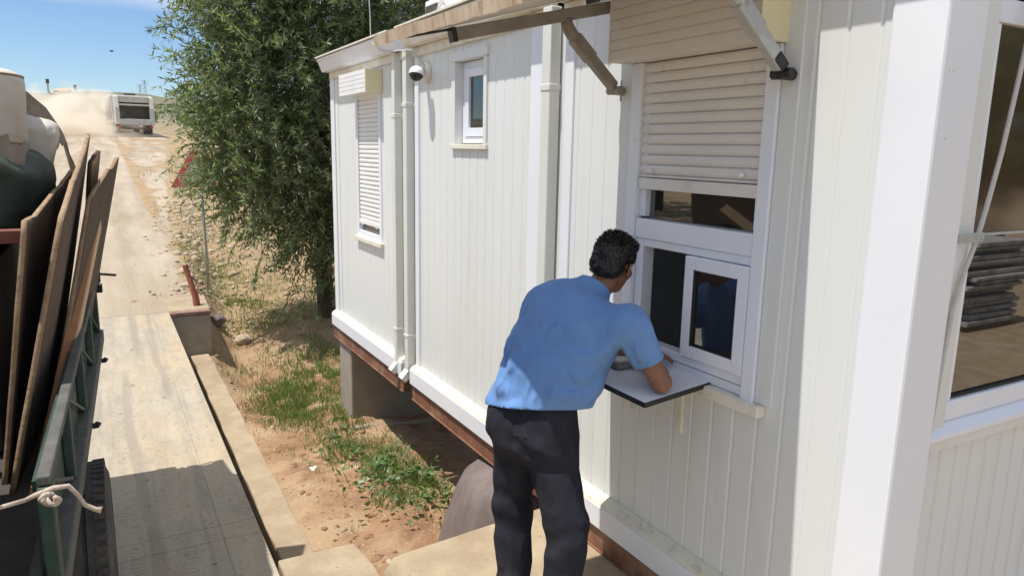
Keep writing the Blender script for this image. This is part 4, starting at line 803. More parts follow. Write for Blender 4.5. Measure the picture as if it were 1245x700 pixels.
def folds(x, y, z):
    u = .55 * z + .85 * (y - 2.5); n_ = fbm(x * 5, y * 5, z * 5, 3)
    low = 1 - sstep(1.05, 1.33, z); side = np.exp(-((z - 1.22) / .16) ** 2)
    f = .0055 * np.sin(44 * (z * .75 - .45 * (y - 2.6) + .05 * n_)) * low * sstep(-.4, .5, fbm(x * 4, y * 4, z * 4 + 9, 2)) + .006 * np.sin(30 * (z * .55 + .9 * y + .12 * n_)) * side * sstep(-.1, .6, fbm(x * 6, y * 6, z * 6 + 2, 2))
    return 2.5 * f + .008 * n_ + .0022 * fbm(x * 22, y * 22, z * 22, 2) + .005 * np.sin(36 * (z * .9 + .55 * (y - 2.5) + .10 * n_)) * sstep(.0, .5, fbm(x * 5 + 3, y * 5, z * 5, 2)) + .006 * np.sin(26 * (y + .3 * z + .1 * n_)) * np.exp(-((z - 1.50) / .07) ** 2) * .5
T.disp(folds)
hem = pel + np.array((0, 0, .020)); T.cut(hem, (-.10, -.222, -1.0))
for s0, e0 in ((sR, eR), (sL, eL)):
    q = s0 + (e0 - s0) * .66; dd = nrm(e0 - s0); T.cut(q, dd, q - .12, q + .12)
ncut = nk + np.array((.022, .0, .036)); T.cut(ncut, nrm(hc - nk), ncut - .1, ncut + .1)
link('t_shirt', T.mesh(), M['shirt'], man, smooth=True)
# trousers
P_ = SDF((-1.0, 2.15, .02), (-.38, 3.05, 1.16), .0085); latp = nrm(hL - hR)
P_.ecap(pel + np.array((.0, 0, -.06)), pel + np.array((.018, -.018, .10)), .203, .176, .158, .136, latp, .04)
P_.ell(hR + np.array((-.03, -.015, -.02)), (.105, .12, .18), None, .09).ell(hL + np.array((-.035, -.005, -.02)), (.105, .12, .18), None, .09)
for h0, k0, a0 in ((hR, kR, aR), (hL, kL, aL)): P_.cap(h0 + np.array((0, 0, -.02)), k0, .120, .093, .022).cap(k0, a0 + np.array((-.005, 0, .0)), .093, .085, .03)
P_.cap(hR + np.array((.03, -.115, .03)), hR + np.array((.045, -.125, -.10)), .012, .018, .015)
mid = (hR + hL) / 2
def tfold(x, y, z):
    n_ = fbm(x * 6, y * 6, z * 4, 3); kn = np.exp(-((z - .50) / .15) ** 2); an_ = 1 - sstep(.10, .34, z); seat = np.exp(-((z - .86) / .09) ** 2)
    f = .0125 * np.sin(34 * (z + .35 * (y - 2.6) + .3 * x + .05 * n_)) * (kn * .55 + an_ * .7) + .007 * np.sin(40 * (z * .8 + 1.0 * np.abs(y - mid[1]) + .06 * n_)) * seat
    g_ = (x - mid[0]) * latp[0] + (y - mid[1]) * latp[1]
    crease = .006 * np.exp(-(g_ / .011) ** 2) * sstep(.80, .90, z) * (1 - sstep(1.02, 1.07, z)) * (x < -.66)
    return f + .007 * n_ + .002 * fbm(x * 20, y * 20, z * 14, 2) + crease
P_.disp(tfold)
P_.cut(pel + np.array((0, 0, .115)), (.1, .23, 1)); P_.cut((0, 0, .055), (0, 0, -1))
tro = link('trousers', P_.mesh(), M['trousers'], man, smooth=True)
pkt = pel + np.array((0, 0, 0)); 
lb = MB(); c_ = np.array((-.742, 2.520, .955)); 
# back pocket welt and its little tag, laid just outside the cloth
def on_cloth(y, z, sd_=P_):
    j = int(round((y - sd_.lo[1]) / sd_.h)); k_ = int(round((z - sd_.lo[2]) / sd_.h)); col_ = sd_.D[:, j, k_]; i = int(np.argmax(col_ < 0)); return sd_.ax[0][i]
pts = [(on_cloth(y, z) - .001, y, z) for y, z in zip(np.linspace(2.50, 2.63, 10), np.linspace(.962, .945, 10))]
MB().tube(pts, .0035, 6).build('pocket_welt', M['trousers'], tro)
for a0 in (aR, aL):
    S_ = SDF(a0 + np.array((-.14, -.12, -.10)), a0 + np.array((.26, .2, .08)), .007); dsh = nrm((.93, .3, 0)); a1 = a0 + np.array((0, 0, -.045))
    S_.ecap(a1 - dsh * .035, a1 + dsh * .15, .042, .050, .048, .034, np.cross(dsh, (0, 0, 1)), .02).cap(a0 + np.array((-.01, 0, .01)), a1, .045, .045, .02); S_.cut((0, 0, .002), (0, 0, -1)); link('shoe', S_.mesh(), M['shoe'], man, smooth=True)
# hair: cap with tufts
H = SDF(hc - .18, hc + .19, .005)
H.ell(hp(0, -.020, .045), (0.0902, 0.1100, 0.0990), HA, .02).ell(hp(0, -.060, -.012), (0.0770, 0.0638, 0.0682), HA, .02).ell(hp(0, .062, .098), (0.0605, 0.0330, 0.0242), HA, .02)
H.disp(lambda x, y, z: .006 * fbm(x * 34, y * 34, z * 34, 3))
p0 = hp(0, .078, .060); H.cut(p0, nrm(fh * 1.0 - up * .28)); p0 = hp(0, .01, -.008)
g_ = np.meshgrid(*H.ax, indexing='ij'); rel = [g_[i] - hc[i] for i in range(3)]; lf = sum(rel[i] * fh[i] for i in range(3)); lu = sum(rel[i] * up[i] for i in range(3))
hairline = HS * np.interp(lf / HS, [-.2, -.075, -.05, -.02, .012, .03, .055, .09], [-.058, -.056, -.038, .0, .0, .035, .055, .075]); H.D = np.maximum(H.D, (hairline - lu)).astype(np.float32)
hr = link('hair', H.mesh(), M['hair'], man, smooth=True)
vs = np.array([v.co for v in hr.data.vertices]); ns = np.array([v.normal for v in hr.data.vertices]); pick = rng.choice(len(vs), 4200); V = []; F = []
for i in pick:
    p0 = vs[i]; n_ = nrm(ns[i] + rng.normal(0, .35, 3)); 
    if (p0 - hc) @ up < -.02: n_ = nrm(n_ - up * .9)
    t_ = nrm(np.cross(n_, rng.normal(0, 1, 3))); ln = rng.uniform(.006, .014) * (1.25 if (p0 - hc) @ up > .08 else .6); cu = nrm(np.cross(n_, t_)) * ln * rng.uniform(-.5, .5); b = len(V)
    V += [p0 - t_ * .0022 - n_ * .003, p0 + t_ * .0022 - n_ * .003, p0 + n_ * ln * .6 + cu * .4 + t_ * .0016, p0 + n_ * ln * .6 + cu * .4 - t_ * .0016, p0 + n_ * ln + cu, p0 + n_ * ln + cu + t_ * .0004]; F += [(b, b + 1, b + 2, b + 3), (b + 3, b + 2, b + 5, b + 4)]
link('curls', quads_mesh(np.array(V), np.array(F)), M['hair'], hr)

# ------------------------------------------------------------------ trees
def leaf_mesh(P, D, Ln, Wd, seed):
    """P tip bases, D directions (unit), one folded lens-shaped leaf each"""
    g = np.random.default_rng(seed); n = len(P); up_ = g.normal(0, 1, (n, 3)); S = np.cross(D, up_); S /= np.linalg.norm(S, axis=1)[:, None] + 1e-9; Nn = np.cross(S, D)
    Ln = Ln[:, None]; Wd = Wd[:, None]
    a = P; b = P + D * Ln * .45 + S * Wd - Nn * Wd * .35; c = P + D * Ln - Nn * Ln * .10; d_ = P + D * Ln * .45 - S * Wd - Nn * Wd * .35; m = P + D * Ln * .5
    V = np.stack([a, b, c, d_, m], 1).reshape(-1, 3); i = np.arange(n)[:, None] * 5
    Q = np.concatenate([i + np.array([[0, 1, 2, 4]]), i + np.array([[0, 4, 2, 3]])], 0); return V, Q
def leaf_mat(name, c, back, tr=.42):
    m = bpy.data.materials.new(name); m.use_nodes = True; t = m.node_tree; b = t.nodes['Principled BSDF']; n = t.nodes.new; l = t.links.new
    b.inputs['Roughness'].default_value = .42; ge = n('ShaderNodeNewGeometry'); x = n('ShaderNodeMixRGB'); l(ge.outputs['Backfacing'], x.inputs['Fac']); x.inputs['Color1'].default_value = (*c, 1); x.inputs['Color2'].default_value = (*back, 1)
    l(x.outputs['Color'], b.inputs['Base Color']); tl = n('ShaderNodeBsdfTranslucent'); tl.inputs['Color'].default_value = (c[0] * 1.6, c[1] * 1.7, c[2] * .8, 1); ms = n('ShaderNodeMixShader'); ms.inputs['Fac'].default_value = tr
    l(b.outputs[0], ms.inputs[1]); l(tl.outputs[0], ms.inputs[2]); l(ms.outputs[0], t.nodes['Material Output'].inputs['Surface']); return m
LM = [leaf_mat('leaf_mid', (.165, .205, .105), (.21, .245, .17)), leaf_mat('leaf_dark', (.085, .125, .052), (.13, .165, .10)), leaf_mat('leaf_light', (.25, .29, .165), (.28, .31, .23))]
def crown(parent, clumps, n_twig, seed, leaf=(.075, .115), wid=.0085, per=26, droop=.55, core=None):
    g = np.random.default_rng(seed); Ps = []; Ds = []; tw = MB()
    cl = np.array([c[:3] for c in clumps]); rad = np.array([c[3:6] for c in clumps]); vol = rad.prod(1) ** (2 / 3); pr = vol / vol.sum()
    for _ in range(n_twig):
        k = g.choice(len(clumps), p=pr); d = g.normal(0, 1, 3); d /= np.linalg.norm(d); r = g.uniform(.25, 1) ** .45 * (1 + .10 * g.normal())
        p = cl[k] + d * rad[k] * r; out_ = nrm(d * rad[k] + g.normal(0, .35, 3) * rad[k].mean()); out_ = nrm(out_ + np.array((0, 0, .10 + g.normal(0, .45)))); ln = g.uniform(.28, .62)
        q = np.linspace(0, 1, per); path = p[None] + out_[None] * (q * ln)[:, None] + np.array((0, 0, -droop * ln))[None] * (q ** 2)[:, None]
        tang = out_[None] + np.array((0, 0, -2 * droop))[None] * q[:, None]; tang /= np.linalg.norm(tang, axis=1)[:, None]
        sd_ = g.normal(0, 1, (per, 3)); dd = tang * .62 + sd_ * .55; dd /= np.linalg.norm(dd, axis=1)[:, None]; Ps.append(path); Ds.append(dd)
        if r > .8 and g.random() < .12: tw.tube([path[0], path[per // 2], path[-1]], [.004, .003, .0015], 3, cap=False)
    P = np.concatenate(Ps); D = np.concatenate(Ds)
    if core is not None: keep = core(P); P, D = P[keep], D[keep]
    n = len(P); Ln = g.uniform(*leaf, n); V, Q = leaf_mesh(P, D, Ln, np.full(n, wid) * g.uniform(.75, 1.3, n), seed); me = quads_mesh(V, Q)
    mi = g.choice(3, n, p=(.5, .27, .23)); mi = np.concatenate([mi, mi])
    o = link('crown', me, LM, parent); me.polygons.foreach_set('material_index', mi.astype(np.int32)); 
    if tw.v: tw.build('twigs', M['trunk'], o)
    return o
tree = thing('willow_like_tree', 'big bushy narrow-leaved tree drooping beside the far end of the cabins', 'tree', (.72, 11.35, -.55))
tk_ = MB(); tk_.tube([(.70, 11.3, -.75), (.72, 11.35, -.4), (.70, 11.4, .2), (.74, 11.45, .9), (.70, 11.5, 1.8), (.8, 11.5, 2.8), (.85, 11.5, 3.9)], [.20, .145, .125, .115, .10, .08, .04], 14)
for (px, py, pz, qx, qy, qz) in ((.72, 11.45, .8, -.5, 11.0, 2.1), (.70, 11.5, 1.4, 1.9, 11.3, 2.8), (.72, 11.5, 1.7, -.4, 11.9, 3.4), (.74, 11.5, 2.0, 1.6, 12.3, 3.8), (.73, 11.4, 1.1, .3, 10.3, 2.4), (.78, 11.5, 2.4, .2, 10.9, 4.3)):
    a, b = np.array((px, py, pz)), np.array((qx, qy, qz)); m_ = (a + b) / 2 + np.array((0, 0, .2)); tk_.tube([a, m_, b], [.075, .05, .02], 8)
tk_.build('trunk', M['trunk'], tree, smooth=True)
cl = [(.45, 10.85, .80, .50, .45, .45), (.78, 10.75, 1.0, .38, .35, .55), (.95, 10.9, .5, .35, .3, .45), (.5, 11.3, 2.6, 1.5, 1.35, 1.6), (-.15, 11.2, 3.5, 1.0, 1.1, 1.2), (1.2, 11.4, 4.0, 1.7, 1.5, 1.5), (.35, 11.5, 4.8, 1.45, 1.5, 1.3), (-.25, 11.1, 2.3, .75, .95, .95), (-.72, 11.3, 1.95, .42, .55, .42), (-.62, 11.2, 2.9, .5, .6, .5), (-.25, 11.0, 1.55, .62, .75, .62), (.45, 10.9, 1.35, .85, .75, .75), (1.9, 11.6, 2.7, 1.4, 1.3, 1.5), (1.2, 11.2, 5.6, 1.8, 1.6, 1.3), (2.7, 11.6, 4.4, 1.5, 1.4, 1.4), (-.40, 11.3, 4.5, .75, .9, .9), (1.25, 11.0, 1.9, 1.0, .8, 1.0), (3.6, 11.8, 5.2, 1.5, 1.4, 1.3)]
crown(tree, cl, 7600, 3, leaf=(.08, .125), wid=.011, per=26, droop=.20, core=lambda P: ~((P[:, 1] < 8.6) & (P[:, 2] < 3.4)))
# drooping lower sprays, bottom left of the crown
def spray(parent, pts, seed, m=0):
    g = np.random.default_rng(seed); pts = np.array(pts, float); t = np.linspace(0, 1, 34); tt = np.linspace(0, 1, len(pts)); path = np.stack([np.interp(t, tt, pts[:, i]) for i in range(3)], -1)
    tg = np.gradient(path, axis=0); tg /= np.linalg.norm(tg, axis=1)[:, None]; P = np.repeat(path, 2, 0); D = np.repeat(tg, 2, 0) * .7 + g.normal(0, .5, (68, 3)); D /= np.linalg.norm(D, axis=1)[:, None]
    V, Q = leaf_mesh(P, D, g.uniform(.07, .11, 68), np.full(68, .0095), seed); o = link('spray', quads_mesh(V, Q), LM[m], parent); MB().tube(path[::5], .004, 4).build('twig', M['trunk'], o)
spray(tree, [(.15, 10.6, .75), (0, 10.3, .35), (-.18, 10.05, .05), (-.34, 9.85, -.15)], 21, 1); spray(tree, [(.2, 10.5, .6), (.12, 10.2, .2), (.0, 9.95, -.08), (-.02, 9.85, -.28)], 22, 0)
spray(tree, [(-.5, 10.9, 1.0), (-.75, 10.7, .75), (-.85, 10.6, .55)], 23, 2); spray(tree, [(-.3, 10.7, .8), (-.5, 10.4, .45), (-.55, 10.3, .25)], 24, 0); spray(tree, [(-.9, 11.2, 3.0), (-1.25, 11.0, 2.95), (-1.45, 10.9, 2.75)], 25, 2)
spray(tree, [(-1.0, 11.2, 3.6), (-1.35, 11.0, 3.7), (-1.58, 10.9, 3.62)], 26, 1); spray(tree, [(-.9, 11.2, 2.2), (-1.25, 11.05, 2.15), (-1.45, 10.95, 1.95)], 27, 2); spray(tree, [(-.8, 11.1, 1.7), (-1.15, 10.9, 1.62), (-1.4, 10.85, 1.5)], 28, 2)
spray(tree, [(.35, 10.5, .45), (.3, 10.1, .05), (.22, 9.95, -.22)], 29, 1)

# scrub on the far slope
g = np.random.default_rng(77); yy = g.uniform(62, 330, 700); xx = np.interp(yy, [60, 330], [4, 20]) + np.abs(g.normal(0, 1, 700)) * yy * .16; kk = fbm(xx * .05, yy * .03, 3, 3) > -.15; xx, yy = xx[kk], yy[kk]
left_ = g.uniform(0, 1, len(xx)) < .25; mid_ = g.uniform(0, 1, len(xx)) < .3; xx = np.where(mid_, np.interp(yy, [60, 330], [-1, 8]) + g.normal(0, .05, len(xx)) * yy, xx); yy = np.where(mid_, yy + 20, yy); xx = np.where(left_, -9 - np.abs(g.normal(0, 1, len(xx))) * yy * .12, xx)
P0 = np.stack([xx, yy, ground_h(xx, yy)], -1); PP = np.repeat(P0, 26, 0) + g.normal(0, 1, (len(P0) * 26, 3)) * np.array((.55, .55, .0)) + np.abs(g.normal(0, .35, (len(P0) * 26, 1))) * np.array((0, 0, 1.0)); DD = g.normal(0, 1, PP.shape); DD /= np.linalg.norm(DD, axis=1)[:, None]
V, Q = leaf_mesh(PP, DD, g.uniform(.25, .55, len(PP)), g.uniform(.08, .18, len(PP)), 78); o = link('scrub', quads_mesh(V, Q), [LM[1]]); tag(o, 'low dark scrub dotted over the slope beyond the garbage truck', 'scrub', kind='stuff')
# sign, posts
sg = thing('warning_sign', 'red-edged triangular warning sign half hidden by leaves on a thin post', 'sign', (-.86, 12.75, -.1))
MB().tube([(-.86, 12.75, -.3), (-.875, 12.75, .8), (-.90, 12.76, 2.0)], .026, 10).build('post', M['steel'], sg, smooth=True)
sgc = np.array((-.98, 12.70, 1.70)); ux, uz = nrm((.93, -.37, 0)), np.array((0, 0, 1.0)); un_ = np.cross(ux, uz)
def tri(r, off, th):
    b = MB(); pts = [sgc + un_ * off + ux * r * math.cos(a) * 1.0 + uz * r * math.sin(a) for a in (math.pi / 2, math.pi * 7 / 6, math.pi * 11 / 6)]; b.v = [tuple(p) for p in pts] + [tuple(p + un_ * th) for p in pts]
    b.f = [(0, 1, 2), (5, 4, 3), (0, 3, 4, 1), (1, 4, 5, 2), (2, 5, 3, 0)]; b.mi = [0] * 5; return b
tri(.43, 0, .004).build('red_plate', M['signred'], sg); tri(.25, .0045, .002).build('white_face', M['signwhite'], sg)

# ------------------------------------------------------------------ ground cover
def blades(name, label, pts, hgt, wd, seed, mats, lean=.45):
    g = np.random.default_rng(seed); n = len(pts); a = g.uniform(0, 2 * math.pi, n); h = g.uniform(*hgt, n); S = np.stack([np.cos(a), np.sin(a), 0 * a], -1) * (wd * g.uniform(.6, 1.4, n))[:, None]
    b = g.uniform(0, 2 * math.pi, n); Ld = np.stack([np.cos(b), np.sin(b), 0 * b], -1) * (h * lean * g.uniform(.2, 1.6, n))[:, None]; Z = np.stack([0 * h, 0 * h, h], -1)
    V = np.stack([pts - S, pts + S, pts + S * .7 + Ld * .35 + Z * .6, pts - S * .7 + Ld * .35 + Z * .6, pts + Ld + Z + S * .1, pts + Ld + Z - S * .1], 1).reshape(-1, 3); i = np.arange(n)[:, None] * 6
    me = quads_mesh(V, np.concatenate([i + np.array([[0, 1, 2, 3]]), i + np.array([[3, 2, 4, 5]])])); mi = g.choice(len(mats), n); o = link(name, me, mats); me.polygons.foreach_set('material_index', np.concatenate([mi, mi]).astype(np.int32)); return tag(o, label, 'grass', kind='stuff')
def gz(x, y): return ground_h(x, y) + .032 * fbm(np.asarray(x) * 7, np.asarray(y) * 7, 1.7, 4) - .008
GM = [leaf_mat('grass_a', (.165, .25, .075), (.165, .25, .075), .3), leaf_mat('grass_b', (.12, .19, .055), (.12, .19, .055), .3), leaf_mat('grass_dry', (.24, .20, .085), (.24, .20, .085), .3)]
def patch(cx, cy, sx, sy, n, seed, thr=-.1, fs=3.5):
    g = np.random.default_rng(seed); x = g.normal(cx, sx, n); y = g.normal(cy, sy, n); k = (fbm(x * fs, y * fs, seed, 3) > thr) & (x > -1.12); x, y = x[k], y[k]; return np.stack([x, y, gz(x, y)], -1)
lawn = np.concatenate([patch(-.45, 8.55, .26, .55, 6500, 1, -.35), patch(.1, 9.2, .4, .5, 4500, 2, -.4), patch(-.2, 7.6, .14, .25, 1300, 3, -.2), patch(.5, 10.0, .4, .5, 2500, 4), patch(-.1, 10.8, .5, .5, 1400, 5, .2), patch(-.5, 14.2, .5, 1.0, 2600, 6, .15), patch(.4, 13.5, .8, .8, 2600, 16, .1), patch(-.75, 15.5, .35, .8, 2200, 17, -.1), patch(-.35, 12.6, .3, .5, 1500, 18, .0), patch(.0, 11.8, .5, .4, 1500, 19, .05), patch(-.75, 9.6, .25, .4, 700, 7, .2)])
blades('grass', 'short green grass growing in the shade under the tree', lawn, (.03, .10), .004, 1, GM[:2] + GM[:2] + [GM[2]])
weed = np.concatenate([patch(-.30, 6.6, .20, .55, 2600, 8, .0, 4), patch(-.12, 5.6, .15, .35, 2400, 9, -.1, 4), patch(-.30, 5.2, .18, .25, 1300, 10, .0, 4), patch(-.05, 6.2, .15, .5, 1600, 12, -.1, 4)])
blades('weeds', 'tangled green weeds on the bank beside the cabin footing', weed, (.025, .10), .0045, 2, GM, .8)
# broad leaves among the weeds
g = np.random.default_rng(5); wp = np.concatenate([patch(-.22, 5.5, .18, .35, 520, 13, .0, 4), patch(-.28, 6.5, .18, .45, 420, 14, .05, 4)]); wp[:, 2] += g.uniform(.03, .14, len(wp)); D = g.normal(0, 1, (len(wp), 3)); D[:, 2] = np.abs(D[:, 2]) * .4; D /= np.linalg.norm(D, axis=1)[:, None]
V, Q = leaf_mesh(wp, D, g.uniform(.04, .09, len(wp)), g.uniform(.012, .028, len(wp)), 3); o = link('broad_weeds', quads_mesh(V, Q), leaf_mat('weed_leaf', (.13, .21, .06), (.14, .20, .08), .3)); tag(o, 'broad-leaved weeds among the grass beside the footing', 'weeds', kind='stuff')
dry = np.concatenate([patch(-.3, 11.8, .6, .8, 700, 31, .2), patch(-.6, 13, .4, 1.2, 700, 32, .2), patch(1.5, 17, 2, 3, 3000, 33, .1, .8), patch(3, 26, 4, 6, 5000, 34, .1, .4)]); blades('dry_grass', 'dry straw-coloured tufts on the stony ground past the tree', dry, (.06, .22), .006, 4, [GM[2], GM[2], GM[0]], .7)
def rocks(name, label, P, s, seed, m):
    g = np.random.default_rng(seed); b = bmesh.new(); bmesh.ops.create_icosphere(b, subdivisions=1, radius=1); base = np.array([v.co[:] for v in b.verts]); fs = np.array([[v.index for v in f.verts] for f in b.faces]); b.free(); n = len(P); k = len(base)
    V = base[None] * (1 + g.uniform(-.32, .32, (n, k, 1))) * g.uniform(.6, 1.3, (n, 1, 3)) * s[:, None, None] * np.array((1, 1, .62)); a = g.uniform(0, 6.28, n); c, s_ = np.cos(a), np.sin(a)
    x = V[..., 0] * c[:, None] - V[..., 1] * s_[:, None]; y = V[..., 0] * s_[:, None] + V[..., 1] * c[:, None]; V = np.stack([x, y, V[..., 2]], -1) + P[:, None]
    o = link(name, quads_mesh(V.reshape(-1, 3), (fs[None] + (np.arange(n) * k)[:, None, None]).reshape(-1, 3)), m); return tag(o, label, 'gravel', kind='stuff')
g = np.random.default_rng(11)
yy = g.uniform(11.2, 24, 2300); xx = road_right(yy) + np.abs(g.normal(0, .55, 2300)) * g.choice([1, 1, 1, -.6], 2300); P = np.stack([xx, yy, ground_h(xx, yy) + .005], -1)
rocks('gravel', 'tan stones and rubble along the edge of the dirt track', P, np.minimum(g.lognormal(-4.05, .75, 2300), .12), 12, M['rock'])
xx = g.uniform(-1.15, .1, 2600); yy = g.uniform(3.7, 10.2, 2600); rocks('soil_clods', 'crumbled brown soil clods scattered over the bare earth beside the beam', np.stack([xx, yy, gz(xx, yy)], -1), np.minimum(g.lognormal(-4.6, .6, 2600), .04), 14, mat('soil_clod', (.22, .12, .065), (.36, .225, .13), 9, .95, .4, 40))
xx = g.uniform(-1.15, .15, 700); yy = g.uniform(3.7, 10.2, 700); rocks('soil_stones', 'small stones scattered over the bare soil beside the beam', np.stack([xx, yy, gz(xx, yy) + .002], -1), np.minimum(g.lognormal(-4.8, .6, 700), .04), 13, M['rock'])
def stone(label, c, s, seed):
    u = np.linspace(-math.pi / 2, math.pi / 2, 16); v = np.linspace(-math.pi, math.pi, 32); U, W = np.meshgrid(u, v, indexing='ij'); X, Y_, Z = np.cos(U) * np.cos(W), np.cos(U) * np.sin(W), np.sin(U); d = 1 + .25 * fbm(X * 1.5 + seed, Y_ * 1.5, Z * 1.5, 3)
    o = link('stone', grid_mesh(np.stack([X * d * s[0], Y_ * d * s[1], Z * d * s[2]], -1) + np.array(c), 16, 32), M['tank'] if seed < 3 else M['rock']); tag(o, label, 'stone')
stone('dark flat stone lying on the soil beside the platform', (-.93, 4.14, float(gz(-.93, 4.14)) + .02), (.085, .05, .03), 1)
stone('largest dusty stone on the slope below the sign post', (-.62, 11.0, float(gz(-.62, 11.0)) + .05), (.13, .10, .08), 4); stone('grey rock beside the concrete end block', (-.95, 11.3, float(gz(-.95, 11.3)) + .05), (.13, .12, .09), 2)
b = MB(); zz = float(gz(-.80, 6.35)); b.add([(-.86, 6.31, zz + .012), (-.79, 6.28, zz + .012), (-.74, 6.35, zz + .02), (-.80, 6.365, zz + .022)], [(0, 1, 2, 3)]); o = b.build('litter_scrap', M['cream']); sm = o.modifiers.new('t', 'SOLIDIFY'); sm.thickness = .003; tag(o, 'pale scrap of litter on the bare soil between beam and weeds', 'litter')
o = MB().box(-.12, .14, 3.47, 3.60, -.16, -.07).build('brick', M['brick'], bevel=.01); tag(o, 'dark red brick lying behind the man\'s legs at the footing', 'brick')

# ------------------------------------------------------------------ far vehicles, heap, pylons, birds
gt = thing('garbage_truck', 'dusty pale garbage truck with a dark open rear hopper driving away up the track', 'truck', (.03, 59, 2.6))
zg = float(far_h(59)) + .02; TX, TY = .03, 57.6
b = MB(); b.box(TX - 1.2, TX + 1.2, TY + .9, TY + 6.5, zg + .9, zg + 2.75); b.build('body', M['truckgrey'], gt, bevel=.05)
b = MB(); b.prism([(TY + .9, zg + .75), (TY + .9, zg + 2.72), (TY + .35, zg + 2.62), (TY + .05, zg + 1.9), (TY, zg + .75)], 'x', TX - 1.22, TX - .95); b.build('tailgate_side', M['truckgrey'], gt, bevel=.03); b = MB(); b.prism([(TY + .9, zg + .75), (TY + .9, zg + 2.72), (TY + .35, zg + 2.62), (TY + .05, zg + 1.9), (TY, zg + .75)], 'x', TX + .95, TX + 1.22); b.build('tailgate_side', M['truckgrey'], gt, bevel=.03)
b = MB(); b.box(TX - .95, TX + .95, TY + .3, TY + .9, zg + 2.25, zg + 2.66); b.box(TX - .95, TX + .95, TY + .15, TY + .3, zg + 2.02, zg + 2.12); b.build('tailgate_top', M['truckgrey'], gt, bevel=.03)
b = MB(); b.box(TX - .948, TX + .948, TY + .62, TY + .88, zg + 1.2, zg + 2.24); b.build('hopper', M['truckdark'], gt); b = MB(); b.box(TX - .948, TX + .948, TY + .02, TY + .6, zg + .72, zg + 1.12); b.build('hopper_lip', M['truckgrey'], gt, bevel=.03)
b = MB(); b.box(TX - .9, TX + .9, TY + .05, TY + .12, zg + .42, zg + .6); b.build('bumper', M['truckdark'], gt)
for s in (-1, 1): MB().box(TX + s * 1.0 - .09, TX + s * 1.0 + .09, TY - .02, TY + .06, zg + .55, zg + .68).build('tail_light', M['signred'], gt)
for i in range(5): MB().box(TX - 1.25, TX - 1.2, TY + 1.3 + i * 1.1, TY + 1.42 + i * 1.1, zg + .95, zg + 2.7).build('side_rib', M['truckgrey'], gt)
MB().box(TX - .35, TX + .35, TY + 2.0, TY + 2.8, zg + 2.76, zg + 2.95).build('roof_box', M['truckdark'], gt, bevel=.03)
b = MB(); b.box(TX - 1.15, TX + 1.15, TY + 6.9, TY + 8.8, zg + .6, zg + 2.7); b.build('cab', M['truckgrey'], gt, bevel=.12)
for s in (-1, 1):
    for y_ in (1.5, 2.8, 7.6): w_ = MB(); w_.lathe([(0, -.15), (.48, -.15), (.5, 0), (.48, .15), (0, .15)], (TX + s * 1.02, TY + y_, zg + .5), (1, 0, 0), 20); w_.build('wheel', M['tyre'], gt)
gt.rotation_euler = (0, 0, R_(5))
dt = thing('tipper_truck', 'distant loaded tipper truck with two tall rear posts seen through the dust', 'truck', (-4.3, 72, 4.1))
zd = float(far_h(70)) + .3; dx = -4.45
b = MB(); b.box(dx - .9, dx + .9, 70.2, 75, zd + 1.0, zd + 1.2); b.box(dx - .95, dx - .85, 70.2, 75, zd + 1.2, zd + 2.5); b.box(dx + .85, dx + .95, 70.2, 75, zd + 1.2, zd + 2.5); b.box(dx - .85, dx + .85, 70.2, 70.3, zd + 1.0, zd + 2.4); b.build('bed', M['truckdark'], dt)
for s in (-1, 1): MB().box(dx + s * .93 - .07 - .0, dx + s * .93 + .07, 70.0, 70.18, zd + .3, zd + 2.9 + .35 * (s < 0)).build('post', M['truckgrey'], dt); MB().box(dx + s * .93 - .11, dx + s * .93 + .11, 69.98, 70.2, zd + 2.75 + .35 * (s < 0), zd + 3.1 + .35 * (s < 0)).build('post_lamp', M['truckdark'], dt)
b = MB(); b.box(dx - .95, dx + .95, 75.3, 77, zd + .5, zd + 2.6); b.build('cab', M['truckgrey'], dt, bevel=.1)
blob('earth_load', 'tan heap of earth piled in the distant tipper truck', 'earth load', (dx, 72.6, zd + 2.4), (.8, 2.2, .55), 3, M['load'], sq=2.2, amp=.12)
for s in (-1, 1):
    for y_ in (71, 72.3, 76): w_ = MB(); w_.lathe([(0, -.15), (.48, -.15), (.5, 0), (.48, .15), (0, .15)], (dx + s * .8, y_, zd + .45), (1, 0, 0), 16); w_.build('wheel', M['tyre'], dt)
blob('earth_heap', 'orange-tan earth heap beside the distant tipper truck', 'earth heap', (-7.6, 76, 4.0), (2.0, 3.0, 1.9), 9, mat('orange_earth', (.42, .25, .13), (.52, .34, .2), 2, .95, .3, 10), sq=2, amp=.15)
pyl = [(80, 1500, 113, 26), (74, 1540, 108, 24), (32, 1600, 92, 20), (150, 1480, 128, 30), (-52, 1650, 82, 22)]
